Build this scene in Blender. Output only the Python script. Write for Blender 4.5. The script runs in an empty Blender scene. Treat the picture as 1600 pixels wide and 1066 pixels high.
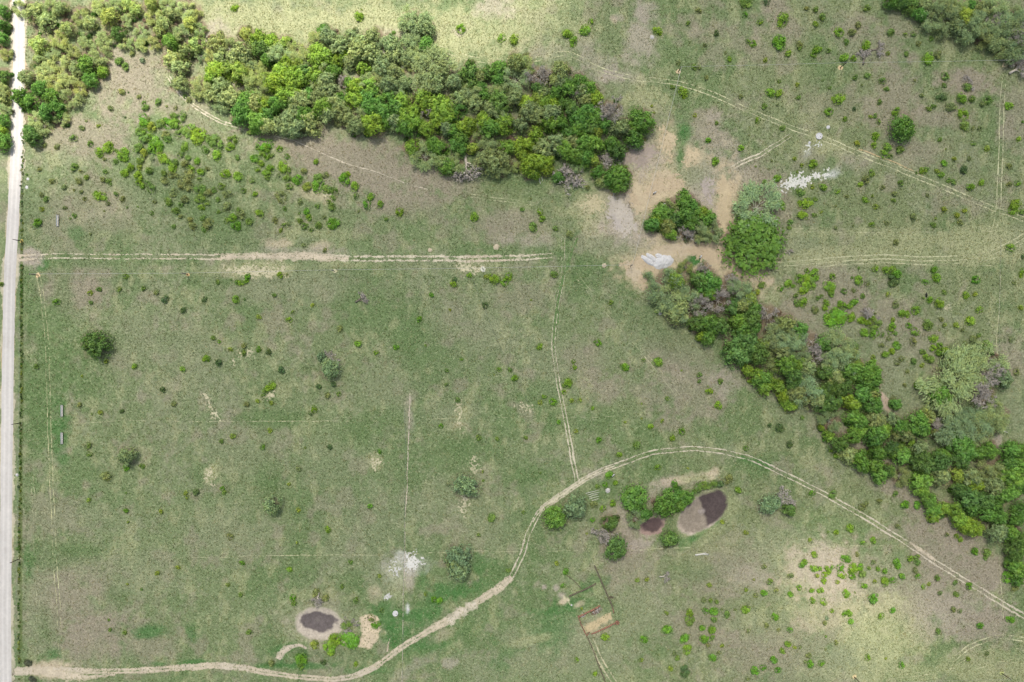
import bpy, math, random
import numpy as np
from mathutils import Vector

# ------------------------------------------------------------------ camera, world, sun, exposure
SC = bpy.context.scene
COL = SC.collection
S = 0.375            # metres of ground per pixel of the 1600-pixel-wide photograph
H = 400.0            # flying height of the drone
def W(px, py, z=0.0):
    k = S * (H - z) / H
    return (px - 800.0) * k, (533.0 - py) * k

cam = bpy.data.cameras.new('drone_camera')
cam.lens = 24.0; cam.sensor_width = 36.0
cam.clip_start = 1.0; cam.clip_end = 8000.0
cam_ob = bpy.data.objects.new('drone_camera', cam)
cam_ob.location = (0, 0, H); cam_ob.rotation_euler = (0, 0, 0)
COL.objects.link(cam_ob); SC.camera = cam_ob

SUN_EL = math.radians(60.0)
SUN_AZ = (-0.22, 0.976)                       # ground direction towards the sun
world = bpy.data.worlds.new('World'); SC.world = world; world.use_nodes = True
nt = world.node_tree
bg = nt.nodes['Background']; sky = nt.nodes.new('ShaderNodeTexSky')
sky.sky_type = 'NISHITA'; sky.sun_disc = False
sky.sun_elevation = SUN_EL; sky.sun_rotation = math.atan2(SUN_AZ[0], SUN_AZ[1])
sky.air_density = 1.0; sky.dust_density = 2.5; sky.ozone_density = 1.0
bg.inputs['Strength'].default_value = 0.15
nt.links.new(sky.outputs[0], bg.inputs['Color'])
sun = bpy.data.lights.new('sun', 'SUN'); sun.energy = 4.0; sun.angle = math.radians(3.0)
sun.color = (1.0, 0.97, 0.92)
sun_ob = bpy.data.objects.new('sun', sun)
sd = Vector((SUN_AZ[0] * math.cos(SUN_EL), SUN_AZ[1] * math.cos(SUN_EL), math.sin(SUN_EL))).normalized()
sun_ob.rotation_euler = sd.to_track_quat('Z', 'Y').to_euler(); sun_ob.location = (-100, 400, 900)
COL.objects.link(sun_ob)
vs = SC.view_settings
SC.display_settings.display_device = 'sRGB'
vs.view_transform = 'Standard'; vs.look = 'None'; vs.gamma = 1.0; vs.use_curve_mapping = False
vs.exposure = 0.89
SC.render.engine = 'CYCLES'
SC.cycles.max_bounces = 6; SC.cycles.diffuse_bounces = 3; SC.cycles.transparent_max_bounces = 8

# ------------------------------------------------------------------ helpers
FAC = 1.6                                    # display value of a surface in open shade over its base colour
def lin(c):
    c = c / 255.0
    return c / 12.92 if c <= 0.04045 else ((c + 0.055) / 1.055) ** 2.4
def D(r, g, b, f=1.0):                       # base colour of a surface that shows as r, g, b in open shade
    return np.array([lin(r), lin(g), lin(b)]) / FAC * f

_T = {}
def _table(seed):
    if seed not in _T:
        _T[seed] = np.random.default_rng(seed).random((256, 256))
    return _T[seed]
def vnoise(x, y, seed):
    t = _table(seed)
    xi = np.floor(x).astype(int); yi = np.floor(y).astype(int)
    fx = x - xi; fy = y - yi
    fx = fx * fx * (3 - 2 * fx); fy = fy * fy * (3 - 2 * fy)
    x0 = xi & 255; x1 = (xi + 1) & 255; y0 = yi & 255; y1 = (yi + 1) & 255
    return (t[x0, y0] * (1 - fx) + t[x1, y0] * fx) * (1 - fy) + (t[x0, y1] * (1 - fx) + t[x1, y1] * fx) * fy
def fbm(x, y, scale, octv=3, seed=1):
    x = np.asarray(x, float); y = np.asarray(y, float)
    v = np.zeros(np.broadcast(x, y).shape); a = 1.0; s = 0.0; f = 1.0 / scale
    ca, sa = math.cos(0.6), math.sin(0.6)
    for i in range(octv):
        v += a * vnoise((x * ca - y * sa) * f + 37.1 * i, (x * sa + y * ca) * f + 11.7 * i, seed + i)
        s += a; a *= 0.55; f *= 2.03
    return v / s                             # 0..1
def sst(a, b, x):
    t = np.clip((x - a) / (b - a), 0, 1)
    return t * t * (3 - 2 * t)

def mesh_np(name, verts, faces, mats=(), cols=None, tone=None, smooth=False):
    me = bpy.data.meshes.new(name)
    verts = np.ascontiguousarray(verts, dtype=np.float32); faces = np.ascontiguousarray(faces, dtype=np.int32)
    nf, k = faces.shape
    me.vertices.add(len(verts)); me.vertices.foreach_set('co', verts.ravel())
    me.loops.add(nf * k); me.loops.foreach_set('vertex_index', faces.ravel())
    me.polygons.add(nf); me.polygons.foreach_set('loop_start', np.arange(0, nf * k, k, dtype=np.int32))
    if smooth:
        me.polygons.foreach_set('use_smooth', np.ones(nf, dtype=bool))
    for m in mats: me.materials.append(m)
    if cols is not None:
        a = me.color_attributes.new('col', 'FLOAT_COLOR', 'POINT')
        c = np.ones((len(verts), 4), dtype=np.float32); c[:, :cols.shape[1]] = cols
        a.data.foreach_set('color', c.ravel())
    if tone is not None:
        a = me.attributes.new('tone', 'FLOAT', 'POINT'); a.data.foreach_set('value', np.ascontiguousarray(tone, dtype=np.float32))
    me.update(calc_edges=True); me.validate()
    return me
def put(name, me, parent=None, loc=None):
    o = bpy.data.objects.new(name, me); COL.objects.link(o)
    if parent is not None: o.parent = parent
    if loc is not None: o.location = loc
    return o
def tag(o, label=None, cat=None, group=None, kind=None):
    if label: o['label'] = label
    if cat: o['category'] = cat
    if group: o['group'] = group
    if kind: o['kind'] = kind
    return o
def empty(name, loc, rz=0.0):
    o = bpy.data.objects.new(name, None); COL.objects.link(o)
    o.location = loc; o.rotation_euler = (0, 0, rz); o.empty_display_size = 0.5
    return o

class Geo:                                   # collects triangles and quads (quads split) for one mesh
    def __init__(self): self.v = []; self.f = []
    def add(self, v, f):
        b = len(self.v); self.v.extend([tuple(map(float, p)) for p in v])
        for q in f:
            q = [b + i for i in q]
            if len(q) == 3: self.f.append(q)
            else:
                for i in range(1, len(q) - 1): self.f.append([q[0], q[i], q[i + 1]])
    def tube(self, pts, rad, n=6, cap=True):
        pts = [Vector(p) for p in pts]; rings = []
        for i, p in enumerate(pts):
            d = (pts[min(i + 1, len(pts) - 1)] - pts[max(i - 1, 0)])
            d = d.normalized() if d.length > 1e-6 else Vector((0, 0, 1))
            a = d.orthogonal().normalized(); b = d.cross(a)
            rings.append([p + (a * math.cos(2 * math.pi * k / n) + b * math.sin(2 * math.pi * k / n)) * rad[i] for k in range(n)])
        v = [q for r in rings for q in r]; f = []
        for i in range(len(pts) - 1):
            for k in range(n):
                f.append([i * n + k, i * n + (k + 1) % n, (i + 1) * n + (k + 1) % n, (i + 1) * n + k])
        if cap:
            f.append(list(range(n))[::-1]); f.append([(len(pts) - 1) * n + k for k in range(n)])
        self.add(v, f)
    def box(self, c, s, rz=0.0):
        cx, cy, cz = c; a, b, d = s[0] / 2, s[1] / 2, s[2] / 2; ca, sa = math.cos(rz), math.sin(rz)
        v = [(cx + x * ca - y * sa, cy + x * sa + y * ca, cz + z) for z in (-d, d) for x, y in ((-a, -b), (a, -b), (a, b), (-a, b))]
        self.add(v, [(3, 2, 1, 0), (4, 5, 6, 7), (0, 1, 5, 4), (1, 2, 6, 5), (2, 3, 7, 6), (3, 0, 4, 7)])
    def mesh(self, name, mat, smooth=False):
        return mesh_np(name, np.array(self.v), np.array(self.f), (mat,), smooth=smooth)

# ------------------------------------------------------------------ materials
def newmat(name):
    m = bpy.data.materials.new(name); m.use_nodes = True
    n = m.node_tree.nodes; l = m.node_tree.links
    for x in list(n): n.remove(x)
    return m, n, l, n.new('ShaderNodeOutputMaterial')
def math_node(n, l, op, a, b=None, c=None):
    x = n.new('ShaderNodeMath'); x.operation = op
    for i, v in enumerate((a, b, c)):
        if v is None: continue
        if isinstance(v, (int, float)): x.inputs[i].default_value = v
        else: l.new(v, x.inputs[i])
    return x.outputs[0]
def noise_node(n, l, vec, scale, detail=2.0, rough=0.55):
    x = n.new('ShaderNodeTexNoise'); x.inputs['Scale'].default_value = scale
    x.inputs['Detail'].default_value = detail; x.inputs['Roughness'].default_value = rough
    l.new(vec, x.inputs['Vector']); return x.outputs[0]
def remap(n, l, v, a, b, c, d):
    x = n.new('ShaderNodeMapRange'); l.new(v, x.inputs[0])
    for i, q in enumerate((a, b, c, d)): x.inputs[i + 1].default_value = q
    return x.outputs[0]
def scale_col(n, l, col, fac):
    x = n.new('ShaderNodeVectorMath'); x.operation = 'SCALE'
    if isinstance(col, tuple): x.inputs[0].default_value = col
    else: l.new(col, x.inputs[0])
    if isinstance(fac, float): x.inputs['Scale'].default_value = fac
    else: l.new(fac, x.inputs['Scale'])
    return x.outputs[0]
def mixc(n, l, fac, a, b):
    x = n.new('ShaderNodeMix'); x.data_type = 'RGBA'
    if isinstance(fac, float): x.inputs[0].default_value = fac
    else: l.new(fac, x.inputs[0])
    for i, v in ((6, a), (7, b)):
        if isinstance(v, tuple): x.inputs[i].default_value = (*v, 1.0)
        else: l.new(v, x.inputs[i])
    return x.outputs[2]

def mat_ground(name='pasture', speck=0.82, straw=0.30, bump=0.6):
    m, n, l, out = newmat(name)
    geo = n.new('ShaderNodeNewGeometry'); P = geo.outputs['Position']
    at = n.new('ShaderNodeAttribute'); at.attribute_name = 'col'
    na = noise_node(n, l, P, 0.95, 3.0, 0.72); nb = noise_node(n, l, P, 2.1, 2.0, 0.6); nc = noise_node(n, l, P, 0.22, 3.0, 0.6)
    f = math_node(n, l, 'ADD', remap(n, l, na, 0.25, 0.75, 1 - 0.36 * speck, 1 + 0.30 * speck), remap(n, l, nb, 0.25, 0.75, -0.20 * speck, 0.20 * speck))
    f = math_node(n, l, 'ADD', f, remap(n, l, nc, 0.3, 0.7, -0.10 * speck, 0.10 * speck))
    base = scale_col(n, l, at.outputs['Color'], f)
    # straw tussocks standing out of the grass
    nd = noise_node(n, l, P, 0.95, 2.0, 0.6)
    k = math_node(n, l, 'MULTIPLY', remap(n, l, nd, 0.56, 0.70, 0.0, straw), at.outputs['Alpha'])
    c = mixc(n, l, k, base, tuple(D(206, 203, 164)))
    ne = noise_node(n, l, P, 0.5, 4.0, 0.7)
    k2 = math_node(n, l, 'MULTIPLY', remap(n, l, ne, 0.45, 0.30, 0.0, 0.6), at.outputs['Alpha'])
    c = mixc(n, l, k2, c, tuple(D(84, 104, 62)))
    bs = n.new('ShaderNodeBsdfPrincipled'); bs.inputs['Roughness'].default_value = 0.95
    bs.inputs['Specular IOR Level'].default_value = 0.1
    l.new(c, bs.inputs['Base Color'])
    bp = n.new('ShaderNodeBump'); bp.inputs['Strength'].default_value = bump; bp.inputs['Distance'].default_value = 0.35
    l.new(na, bp.inputs['Height']); l.new(bp.outputs[0], bs.inputs['Normal'])
    l.new(bs.outputs[0], out.inputs[0])
    return m

def mat_soil(name, speck=0.16, scale=1.0, bump=0.3):
    m, n, l, out = newmat(name)
    geo = n.new('ShaderNodeNewGeometry'); P = geo.outputs['Position']
    at = n.new('ShaderNodeAttribute'); at.attribute_name = 'col'
    na = noise_node(n, l, P, 0.9 * scale, 4.0, 0.65); nb = noise_node(n, l, P, 0.15 * scale, 3.0, 0.5)
    f = math_node(n, l, 'ADD', remap(n, l, na, 0.25, 0.75, 1 - speck, 1 + speck), remap(n, l, nb, 0.3, 0.7, -speck * .5, speck * .5))
    bs = n.new('ShaderNodeBsdfPrincipled'); bs.inputs['Roughness'].default_value = 0.95; bs.inputs['Specular IOR Level'].default_value = 0.1
    l.new(scale_col(n, l, at.outputs['Color'], f), bs.inputs['Base Color'])
    bp = n.new('ShaderNodeBump'); bp.inputs['Strength'].default_value = bump; bp.inputs['Distance'].default_value = 0.2
    l.new(na, bp.inputs['Height']); l.new(bp.outputs[0], bs.inputs['Normal'])
    l.new(bs.outputs[0], out.inputs[0])
    return m

def mat_leaf(name, source):                  # source: 'object' colour or 'col' attribute
    m, n, l, out = newmat(name)
    if source == 'object':
        oi = n.new('ShaderNodeObjectInfo'); c0 = oi.outputs['Color']
    else:
        at = n.new('ShaderNodeAttribute'); at.attribute_name = 'col'; c0 = at.outputs['Color']
    tn = n.new('ShaderNodeAttribute'); tn.attribute_name = 'tone'
    c = scale_col(n, l, c0, remap(n, l, tn.outputs['Fac'], 0, 1, 0.68, 1.36))
    c = mixc(n, l, remap(n, l, tn.outputs['Fac'], 0.75, 1.0, 0.0, 0.25), c, tuple(D(190, 195, 150)))
    # mixed growth: yellower and greyer sprays run through neighbouring crowns
    geo = n.new('ShaderNodeNewGeometry'); P = geo.outputs['Position']
    hue = n.new('ShaderNodeVectorMath'); hue.operation = 'MULTIPLY'; l.new(c, hue.inputs[0]); hue.inputs[1].default_value = (1.20, 1.06, .88)
    c = mixc(n, l, remap(n, l, noise_node(n, l, P, 0.34, 3.0, 0.6), 0.46, 0.62, 0.0, 0.75), c, hue.outputs[0])
    gr = n.new('ShaderNodeVectorMath'); gr.operation = 'MULTIPLY_ADD'; l.new(c, gr.inputs[0]); gr.inputs[1].default_value = (.55, .55, .55)
    gr.inputs[2].default_value = tuple(map(float, D(126, 140, 116) * .9))
    P2 = n.new('ShaderNodeVectorMath'); P2.operation = 'ADD'; l.new(P, P2.inputs[0]); P2.inputs[1].default_value = (310, 170, 40)
    c = mixc(n, l, remap(n, l, noise_node(n, l, P2.outputs[0], 0.42, 3.0, 0.65), 0.52, 0.68, 0.0, 0.6), c, gr.outputs[0])
    df = n.new('ShaderNodeBsdfDiffuse'); tr = n.new('ShaderNodeBsdfTranslucent'); mx = n.new('ShaderNodeMixShader')
    mx.inputs[0].default_value = 0.42
    l.new(c, df.inputs[0]); l.new(c, tr.inputs[0]); l.new(df.outputs[0], mx.inputs[1]); l.new(tr.outputs[0], mx.inputs[2])
    l.new(mx.outputs[0], out.inputs[0])
    return m

def mat_plain(name, col, rough=0.85, speck=0.2, scale=2.0, col2=None, coord='Object', lo=0.45, hi=0.55):
    m, n, l, out = newmat(name)
    tc = n.new('ShaderNodeTexCoord')
    na = noise_node(n, l, tc.outputs[coord], scale, 3.0, 0.6)
    c = scale_col(n, l, tuple(map(float, col)), remap(n, l, na, 0.25, 0.75, 1 - speck, 1 + speck))
    if col2 is not None:
        c = mixc(n, l, remap(n, l, noise_node(n, l, tc.outputs[coord], scale * .6, 1.0), lo, hi, 0.0, 1.0), c, tuple(map(float, col2)))
    bs = n.new('ShaderNodeBsdfPrincipled'); bs.inputs['Roughness'].default_value = rough; bs.inputs['Specular IOR Level'].default_value = 0.2
    l.new(c, bs.inputs['Base Color']); l.new(bs.outputs[0], out.inputs[0])
    return m
# ------------------------------------------------------------------ vegetation survey (places read off the photograph)
# each block: origin in the photograph, then x,y,diameter,kind in a five-fold enlargement of it
# kinds: b lime  l fresh green  m mid green  d dark green  o olive  y yellow-green  g grey-green  s silvery thin crown  k bare
BUSHES = {
(0,0): "1030,420,50,o 1110,470,50,g 930,475,70,m 975,520,60,m 945,715,60,o 860,845,50,o 1000,720,20,d 1130,840,60,m 1120,925,80,l 1120,965,70,l 1080,755,40,o 1230,795,60,m 1470,780,50,o 1440,750,40,m 670,945,30,o 765,980,35,y 635,1000,50,o 975,915,25,d 1120,800,40,m 1090,1030,80,m 1135,1045,80,b 1180,990,70,y 1245,965,80,m 1300,960,90,l 1360,960,80,b 1410,910,90,m 1350,900,60,m 1470,1015,110,m 1540,1050,110,b 1390,1040,70,m 1290,1050,60,o 1150,930,40,o 1300,830,30,o 1365,840,40,o",
(320,0): "230,60,55,b 1205,130,65,b 1475,255,35,m 1225,75,25,y 110,830,60,m 345,1035,50,m",
(640,0): "400,220,75,b 720,295,65,b 815,305,72,b 1235,260,75,b 1280,320,68,b 1370,235,80,b 1415,170,48,b",
(960,0): "340,240,65,b 575,180,40,m 660,80,50,o 1025,110,45,l 1140,170,45,b 1320,150,90,b 1575,70,50,m 1575,185,45,b 800,255,50,d 1290,330,95,l 1085,340,55,b 1045,325,35,b 1360,415,55,b 1450,350,60,o 1450,375,45,m 1560,425,50,b 1580,385,60,b 900,460,40,b 1180,470,40,y 870,410,30,o 710,350,35,o 625,520,50,m 665,525,40,o 500,490,45,o 455,680,40,m 540,720,70,b 720,605,40,o 1220,720,75,b 1290,725,60,b 1175,830,50,m 1125,935,50,b 1315,1000,50,m 1440,760,40,m 1430,660,35,y 1290,635,35,m 800,960,35,m 1030,10,100,m 1195,5,60,d 920,70,30,o 990,755,40,o 1275,820,30,o 630,900,40,y 310,880,30,y 290,830,30,y 1505,65,40,o",
(1280,0): "375,60,55,m 30,130,60,m 160,250,70,b 260,250,60,o 215,325,50,m 370,350,75,b 200,445,65,b 272,455,45,b 75,395,45,m 5,385,40,b 540,415,40,y 565,250,60,m 675,270,40,m 740,265,50,m 880,300,40,m 685,420,45,m 855,455,85,b 930,425,60,o 285,605,45,m 380,590,55,m 500,630,65,m 530,695,45,m 335,665,30,o 85,685,35,m 30,630,25,m 475,795,45,m 155,770,85,b 80,870,65,b 275,850,35,d 205,930,40,b 605,870,60,b 405,910,35,y 440,905,40,m 465,950,45,m 445,1055,50,b 860,850,45,m 895,830,40,m 960,760,85,d 1115,765,80,b 1200,770,55,m 1160,680,75,m 990,595,65,m 980,665,40,m 1035,835,80,o 1130,890,85,b 1145,980,80,m 1260,1000,45,o 1325,780,80,m 1490,825,60,b 1280,810,50,o 1210,1000,40,o 310,195,60,o 780,340,50,o 750,630,30,o 805,745,40,o 1595,950,30,m",
(0,213): "570,15,60,m 700,55,55,m 840,85,85,b 770,125,70,b 955,120,75,b 955,155,75,b 905,110,35,m 440,80,50,o 345,70,40,o 970,180,40,b 900,195,45,m 815,180,35,o 575,240,65,m 630,275,35,o 820,275,40,m 675,320,50,m 615,350,60,o 800,335,50,o 840,345,50,m 860,375,35,m 405,350,50,o 305,255,45,o 210,300,30,m 775,465,88,b 905,450,40,m 970,285,60,b 1015,240,55,b 1090,190,65,m 1085,240,50,y 1075,90,80,m 1120,130,70,y 1155,110,55,m 1210,65,110,l 1120,20,90,m 1300,15,70,m 1435,80,60,b 1405,140,60,m 1465,165,50,m 1265,165,80,b 1310,195,45,b 1365,200,55,m 1345,245,70,b 1440,215,60,o 1535,190,55,b 1490,255,60,b 1565,275,60,b 1555,335,40,m 1160,265,70,m 1185,180,40,g 1075,310,65,b 1080,360,50,b 1105,385,45,b 1140,360,50,m 1170,400,80,m 1275,285,55,m 1280,345,70,o 1335,300,60,o 1380,310,45,o 1440,370,120,o 1560,410,90,m 1350,440,70,o 1310,510,70,m 1410,530,50,m 1440,490,60,o 1555,485,80,m 1570,555,50,b 1370,580,60,m 1480,650,50,o 1580,640,50,m 1500,700,60,o 1590,730,50,m 1540,25,80,b 1590,100,60,m 1240,140,50,o 1205,510,40,o 1180,600,40,m 1075,550,25,m 995,555,30,m 840,525,40,o 815,585,25,o 660,490,40,o 635,435,35,o 580,420,30,o 360,490,50,m 325,570,45,y 325,460,40,o 290,675,60,l 505,560,40,o 580,620,40,m 550,645,30,m 705,765,30,o 500,400,50,o 160,735,30,y 955,490,50,o 1355,705,40,m 1410,625,40,o 1470,300,100,o",
(320,213): "80,45,110,m 30,20,80,m 190,80,60,b 210,25,90,m 90,145,85,b 10,110,50,m 250,165,45,m 155,290,65,b 255,310,65,b 125,390,60,m 365,345,50,m 15,250,40,o 460,60,100,l 410,85,50,m 480,90,60,b 580,95,50,b 640,155,50,m 385,170,70,l 480,150,60,b 440,130,50,m 520,145,45,m 435,210,50,b 408,255,45,b 510,245,60,b 480,285,60,b 485,325,45,m 605,235,80,b 645,265,60,m 640,325,65,m 655,390,60,m 720,335,80,l 570,305,40,o 770,270,60,o 865,195,45,b 940,300,55,o 880,330,80,m 880,380,100,l 795,390,80,y 950,415,80,m 1010,425,60,m 1000,480,50,m 1090,335,80,l 1110,295,45,b 1170,390,75,b 1180,465,50,m 1295,470,60,b 1265,530,65,l 1370,530,55,b 1520,590,70,b 1415,650,35,m 990,550,60,m 965,510,40,m 875,545,40,m 620,565,40,m 790,585,50,l 810,635,50,b 735,600,30,m 740,660,50,m 775,700,60,m 885,695,60,m 830,730,40,m 1000,680,90,l 930,630,40,o 545,655,60,o 620,695,50,m 590,735,40,y 655,680,40,o 425,600,60,b 345,665,60,m 300,425,50,m 390,450,40,b 15,520,50,m 100,495,45,m 170,450,70,o 170,550,80,o 260,570,40,m 210,635,60,b 240,695,75,l 105,590,35,m 165,660,50,m 280,610,80,o 20,680,90,o 20,440,70,o 70,420,50,m 1200,590,30,o 770,850,40,o 935,890,40,o 590,470,100,o 740,510,50,o",
(640,213): "505,630,65,b 965,710,75,m 1020,590,50,b 1035,645,50,b 880,570,40,m 945,490,30,o 1140,720,50,m 1250,770,60,o 1390,400,40,o",
(960,213): "735,30,45,l 990,90,50,b 790,195,60,b 1230,190,30,o 1105,235,25,y 1555,215,65,b 1410,175,35,y 1465,225,35,y 1275,325,60,b 1175,355,45,m 1430,275,30,y 1550,395,40,y 1460,435,70,m 1315,535,60,b 1500,520,95,b 1475,615,80,b 1565,615,40,m 1375,670,50,m 1370,715,40,m 1240,635,30,m 1575,490,40,m 1505,1050,40,b 1570,1050,45,b 90,235,30,b",
(1280,213): "440,10,50,b 430,70,45,b 300,55,50,y 535,85,60,b 510,140,60,b 560,155,45,m 635,105,65,m 945,25,40,m 1205,55,45,m 1315,95,50,y 1055,175,40,y 980,210,50,l 1175,175,40,o 990,100,25,y 815,270,55,b 840,255,40,m 760,285,30,m 925,270,45,y 955,300,50,b 1135,260,65,d 1015,345,40,m 1055,355,50,m 1270,360,50,b 1185,395,60,b 1490,375,50,o 1555,365,50,b 1565,20,40,b 1535,530,75,b 1520,575,75,b 1590,590,50,m 415,285,60,m 325,375,45,b 370,340,60,o 640,365,50,m 145,430,40,b 35,395,60,b 365,495,50,b 500,400,40,o 590,450,50,o 420,465,30,y 585,500,40,m 445,550,50,y 470,545,30,o 415,690,45,b 130,715,35,o 265,700,30,o 15,590,35,y 980,570,50,y 1080,615,50,y 1140,580,40,y 895,690,50,m 1105,675,50,o 850,460,35,o 220,470,35,o 740,630,60,o 530,680,40,o 910,645,30,y 1500,870,60,b 1595,940,40,d 900,1040,50,l 520,1045,50,b 570,1045,60,b 440,1035,50,b 1590,1050,40,b 310,1030,30,m 600,830,50,o 1490,230,50,o 130,545,30,o",
(0,426): "980,30,55,m 770,130,45,m 700,160,50,y 690,125,30,m 435,230,55,l 705,235,40,m 925,130,50,m 1120,125,40,m 1220,155,45,o 1290,210,60,d 1430,295,55,d 1595,210,50,d 455,55,30,o 275,735,45,m 825,695,40,y 1045,735,45,b 1425,755,45,b 1485,770,40,o 1265,915,50,d 1595,675,40,b 615,1035,45,o 635,810,30,y 5,90,40,m 1350,1025,50,o 850,155,30,o 1260,310,40,o 805,240,30,o 720,480,40,o",
(320,426): "100,75,40,m 275,80,50,b 330,35,50,l 320,70,35,b 245,75,40,m 205,55,25,m 585,20,50,b 640,15,30,o 540,175,40,m 240,210,60,b 310,210,30,m 740,105,35,o 840,255,35,y 685,310,35,m 655,370,50,b 420,345,45,y 65,510,45,m 110,540,30,l 15,670,50,b 105,705,60,d 200,600,40,y 300,630,50,m 305,570,50,o 415,600,45,l 495,620,50,d 595,765,60,d 845,700,35,y 1195,555,55,b 1335,625,40,b 1495,585,45,l 520,885,60,b 490,905,50,b 465,925,50,m 480,860,40,o 450,965,40,m 410,1005,40,y 515,1020,40,y 320,1030,50,o 1045,950,45,m 885,890,50,d 1005,875,50,d 1005,810,40,y 1055,440,60,o 850,1055,35,b 955,960,50,o 1515,1030,30,o",
(640,426): "340,90,55,b 350,55,45,d 465,20,40,b 605,30,50,y 660,50,75,b 775,30,60,b 740,75,60,b 170,175,40,l 130,295,30,m 75,365,45,l 590,255,60,d 950,215,25,y 125,570,30,m 405,675,30,b 290,765,35,m 285,875,35,m 375,995,45,m 700,758,40,b 785,760,40,m 820,825,50,b 660,800,25,y 1015,580,50,b 1475,550,55,l 1445,540,30,m 1280,695,40,m 1290,740,35,b 1240,865,65,b 1205,935,40,b 1210,885,40,m 1330,1000,45,y 1265,1000,40,y 1120,1010,60,l 1050,970,35,b 1020,1015,45,y 1050,1025,35,o 1430,1060,30,b 1130,15,60,m 1575,235,40,m 970,890,30,o 315,290,30,y 805,1005,30,y",
(960,426): "85,740,60,l 340,700,75,b 230,685,35,m 665,800,45,m 665,850,35,m 830,850,50,m 745,930,55,b 730,890,25,y 815,1040,60,b 415,985,40,m 525,765,25,y 1060,850,45,b 215,1025,25,y 330,300,30,b 1360,85,60,b 1400,105,35,b 1300,125,50,l 1155,95,70,m 1120,150,50,y 1450,45,70,b 1500,60,90,b 1560,30,80,b 1530,100,80,b 1480,140,70,b 1540,60,70,m 1420,180,40,m 1480,230,70,b 1430,235,60,m 1590,200,40,m 1570,290,60,o 1050,110,35,m",
(1280,426): "105,30,50,b 310,60,65,b 375,85,50,o 255,40,30,m 80,110,90,b 95,165,50,b 20,185,35,m 60,235,50,b 45,275,50,b 195,145,55,m 270,140,40,o 340,185,45,m 178,250,60,b 240,265,50,b 275,230,60,l 130,290,50,b 105,300,40,m 130,360,150,l 70,350,60,b 180,350,60,b 250,355,60,b 262,325,35,y 330,375,60,b 380,390,60,b 415,355,45,b 435,320,30,o 450,400,80,m 420,440,60,m 435,480,70,l 355,470,70,b 490,485,45,m 545,515,45,o 575,370,40,y 575,415,50,b 555,455,60,b 595,475,40,m 600,250,60,o 540,170,45,y 580,30,85,d 585,75,90,d 610,10,60,l 830,75,50,l 920,40,70,b 1230,55,65,l 1150,175,55,b 1220,170,40,y 980,155,45,m 815,200,30,m 865,215,50,l 940,240,75,b 755,295,65,b 650,320,60,b 690,325,50,b 1255,290,60,b 1180,380,75,b 1070,410,50,y 980,410,40,y 850,410,80,m 955,365,40,o 700,415,50,l 750,460,65,b 935,455,20,y 895,515,70,b 735,540,60,o 1120,450,35,o 1245,490,45,m 1200,525,70,o 1140,550,40,o 1315,570,75,b 945,570,50,b 890,590,50,b 930,625,50,b 975,615,70,b 1045,630,40,o 610,570,65,l 570,615,50,b 520,640,55,b 810,620,50,m 835,660,45,b 870,680,70,m 740,695,55,m 805,725,40,y 645,675,50,o 610,705,50,o 690,770,40,o 420,700,55,b 420,660,40,y 490,570,45,o 290,570,55,m 775,880,60,b 820,905,45,l 1085,680,45,m 1500,525,50,o 1575,275,45,y 1580,15,45,b 1525,80,40,o 1545,780,60,o 670,880,35,o",
(0,639): "780,30,45,y 715,40,30,m 945,20,40,d 680,290,60,m 690,355,50,m 980,460,50,l 1105,450,45,m 820,530,80,o 960,530,40,o 690,715,40,y 980,660,30,m 980,795,40,l 215,750,35,o 1255,805,40,y 1445,660,40,y 1460,695,35,y 1530,655,60,d 1410,390,40,o 1000,885,30,y 440,600,30,o",
(320,639): "850,10,50,b 825,35,45,d 505,170,45,y 650,130,30,y 215,215,50,y 125,255,40,m 448,300,45,l 780,305,30,y 975,300,45,d 135,625,40,l 200,630,30,m 150,655,40,m 655,590,35,y 730,790,40,y 960,945,50,b 1290,760,40,l 1365,335,35,l 195,1000,60,o 70,345,40,o 730,470,50,o 110,440,40,o 350,135,40,o 720,1045,30,y 300,465,40,o",
(640,639): "245,135,40,l 540,225,50,m 685,235,40,m 1165,105,35,l 1180,165,30,m 1300,175,40,y 1480,245,45,l 1075,660,35,m 570,490,30,y 575,560,30,m 340,795,30,m 640,850,70,m 715,820,35,y 890,810,35,m 540,985,35,m 790,930,35,y 1025,500,30,m 815,555,35,o 970,360,40,o 905,225,40,m 300,590,40,g 1440,750,60,o 1510,780,50,b 1430,870,40,l 1560,520,60,l 1530,595,45,l 1470,610,40,m 1455,945,30,y 1385,975,30,y 1590,740,50,b",
(960,639): "285,140,45,b 530,178,55,b 455,228,50,b 375,95,35,y 85,105,30,y 215,75,25,y 175,285,70,m 40,360,45,b 340,460,50,b 575,465,25,y 1030,310,50,m 470,585,60,l 970,635,55,b 10,580,40,b 890,550,80,o 650,620,80,m 710,600,80,m 780,590,70,m 830,590,60,d 1295,150,70,d 1215,130,40,d 1375,275,60,d 1550,660,50,l 1470,70,40,m 845,885,40,y 1030,970,40,y 1530,1025,35,y",
(1280,639): "675,750,60,l 770,755,60,l 600,665,50,m 110,670,70,m 245,935,60,b 135,965,40,b 425,1030,50,b 345,1050,40,b 70,965,30,m 475,720,45,o 340,770,60,o 615,920,40,o 1075,995,40,b 1105,1020,45,b 1000,985,35,o 465,540,80,b 140,365,50,b 95,330,30,b 375,740,40,o",
(0,853): "1225,215,45,y 1390,170,40,y 995,300,30,y 860,655,35,m 850,580,30,m 750,715,30,y 1335,840,35,y 1105,340,30,m 975,680,40,m 1345,150,40,o 140,25,40,m",
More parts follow.
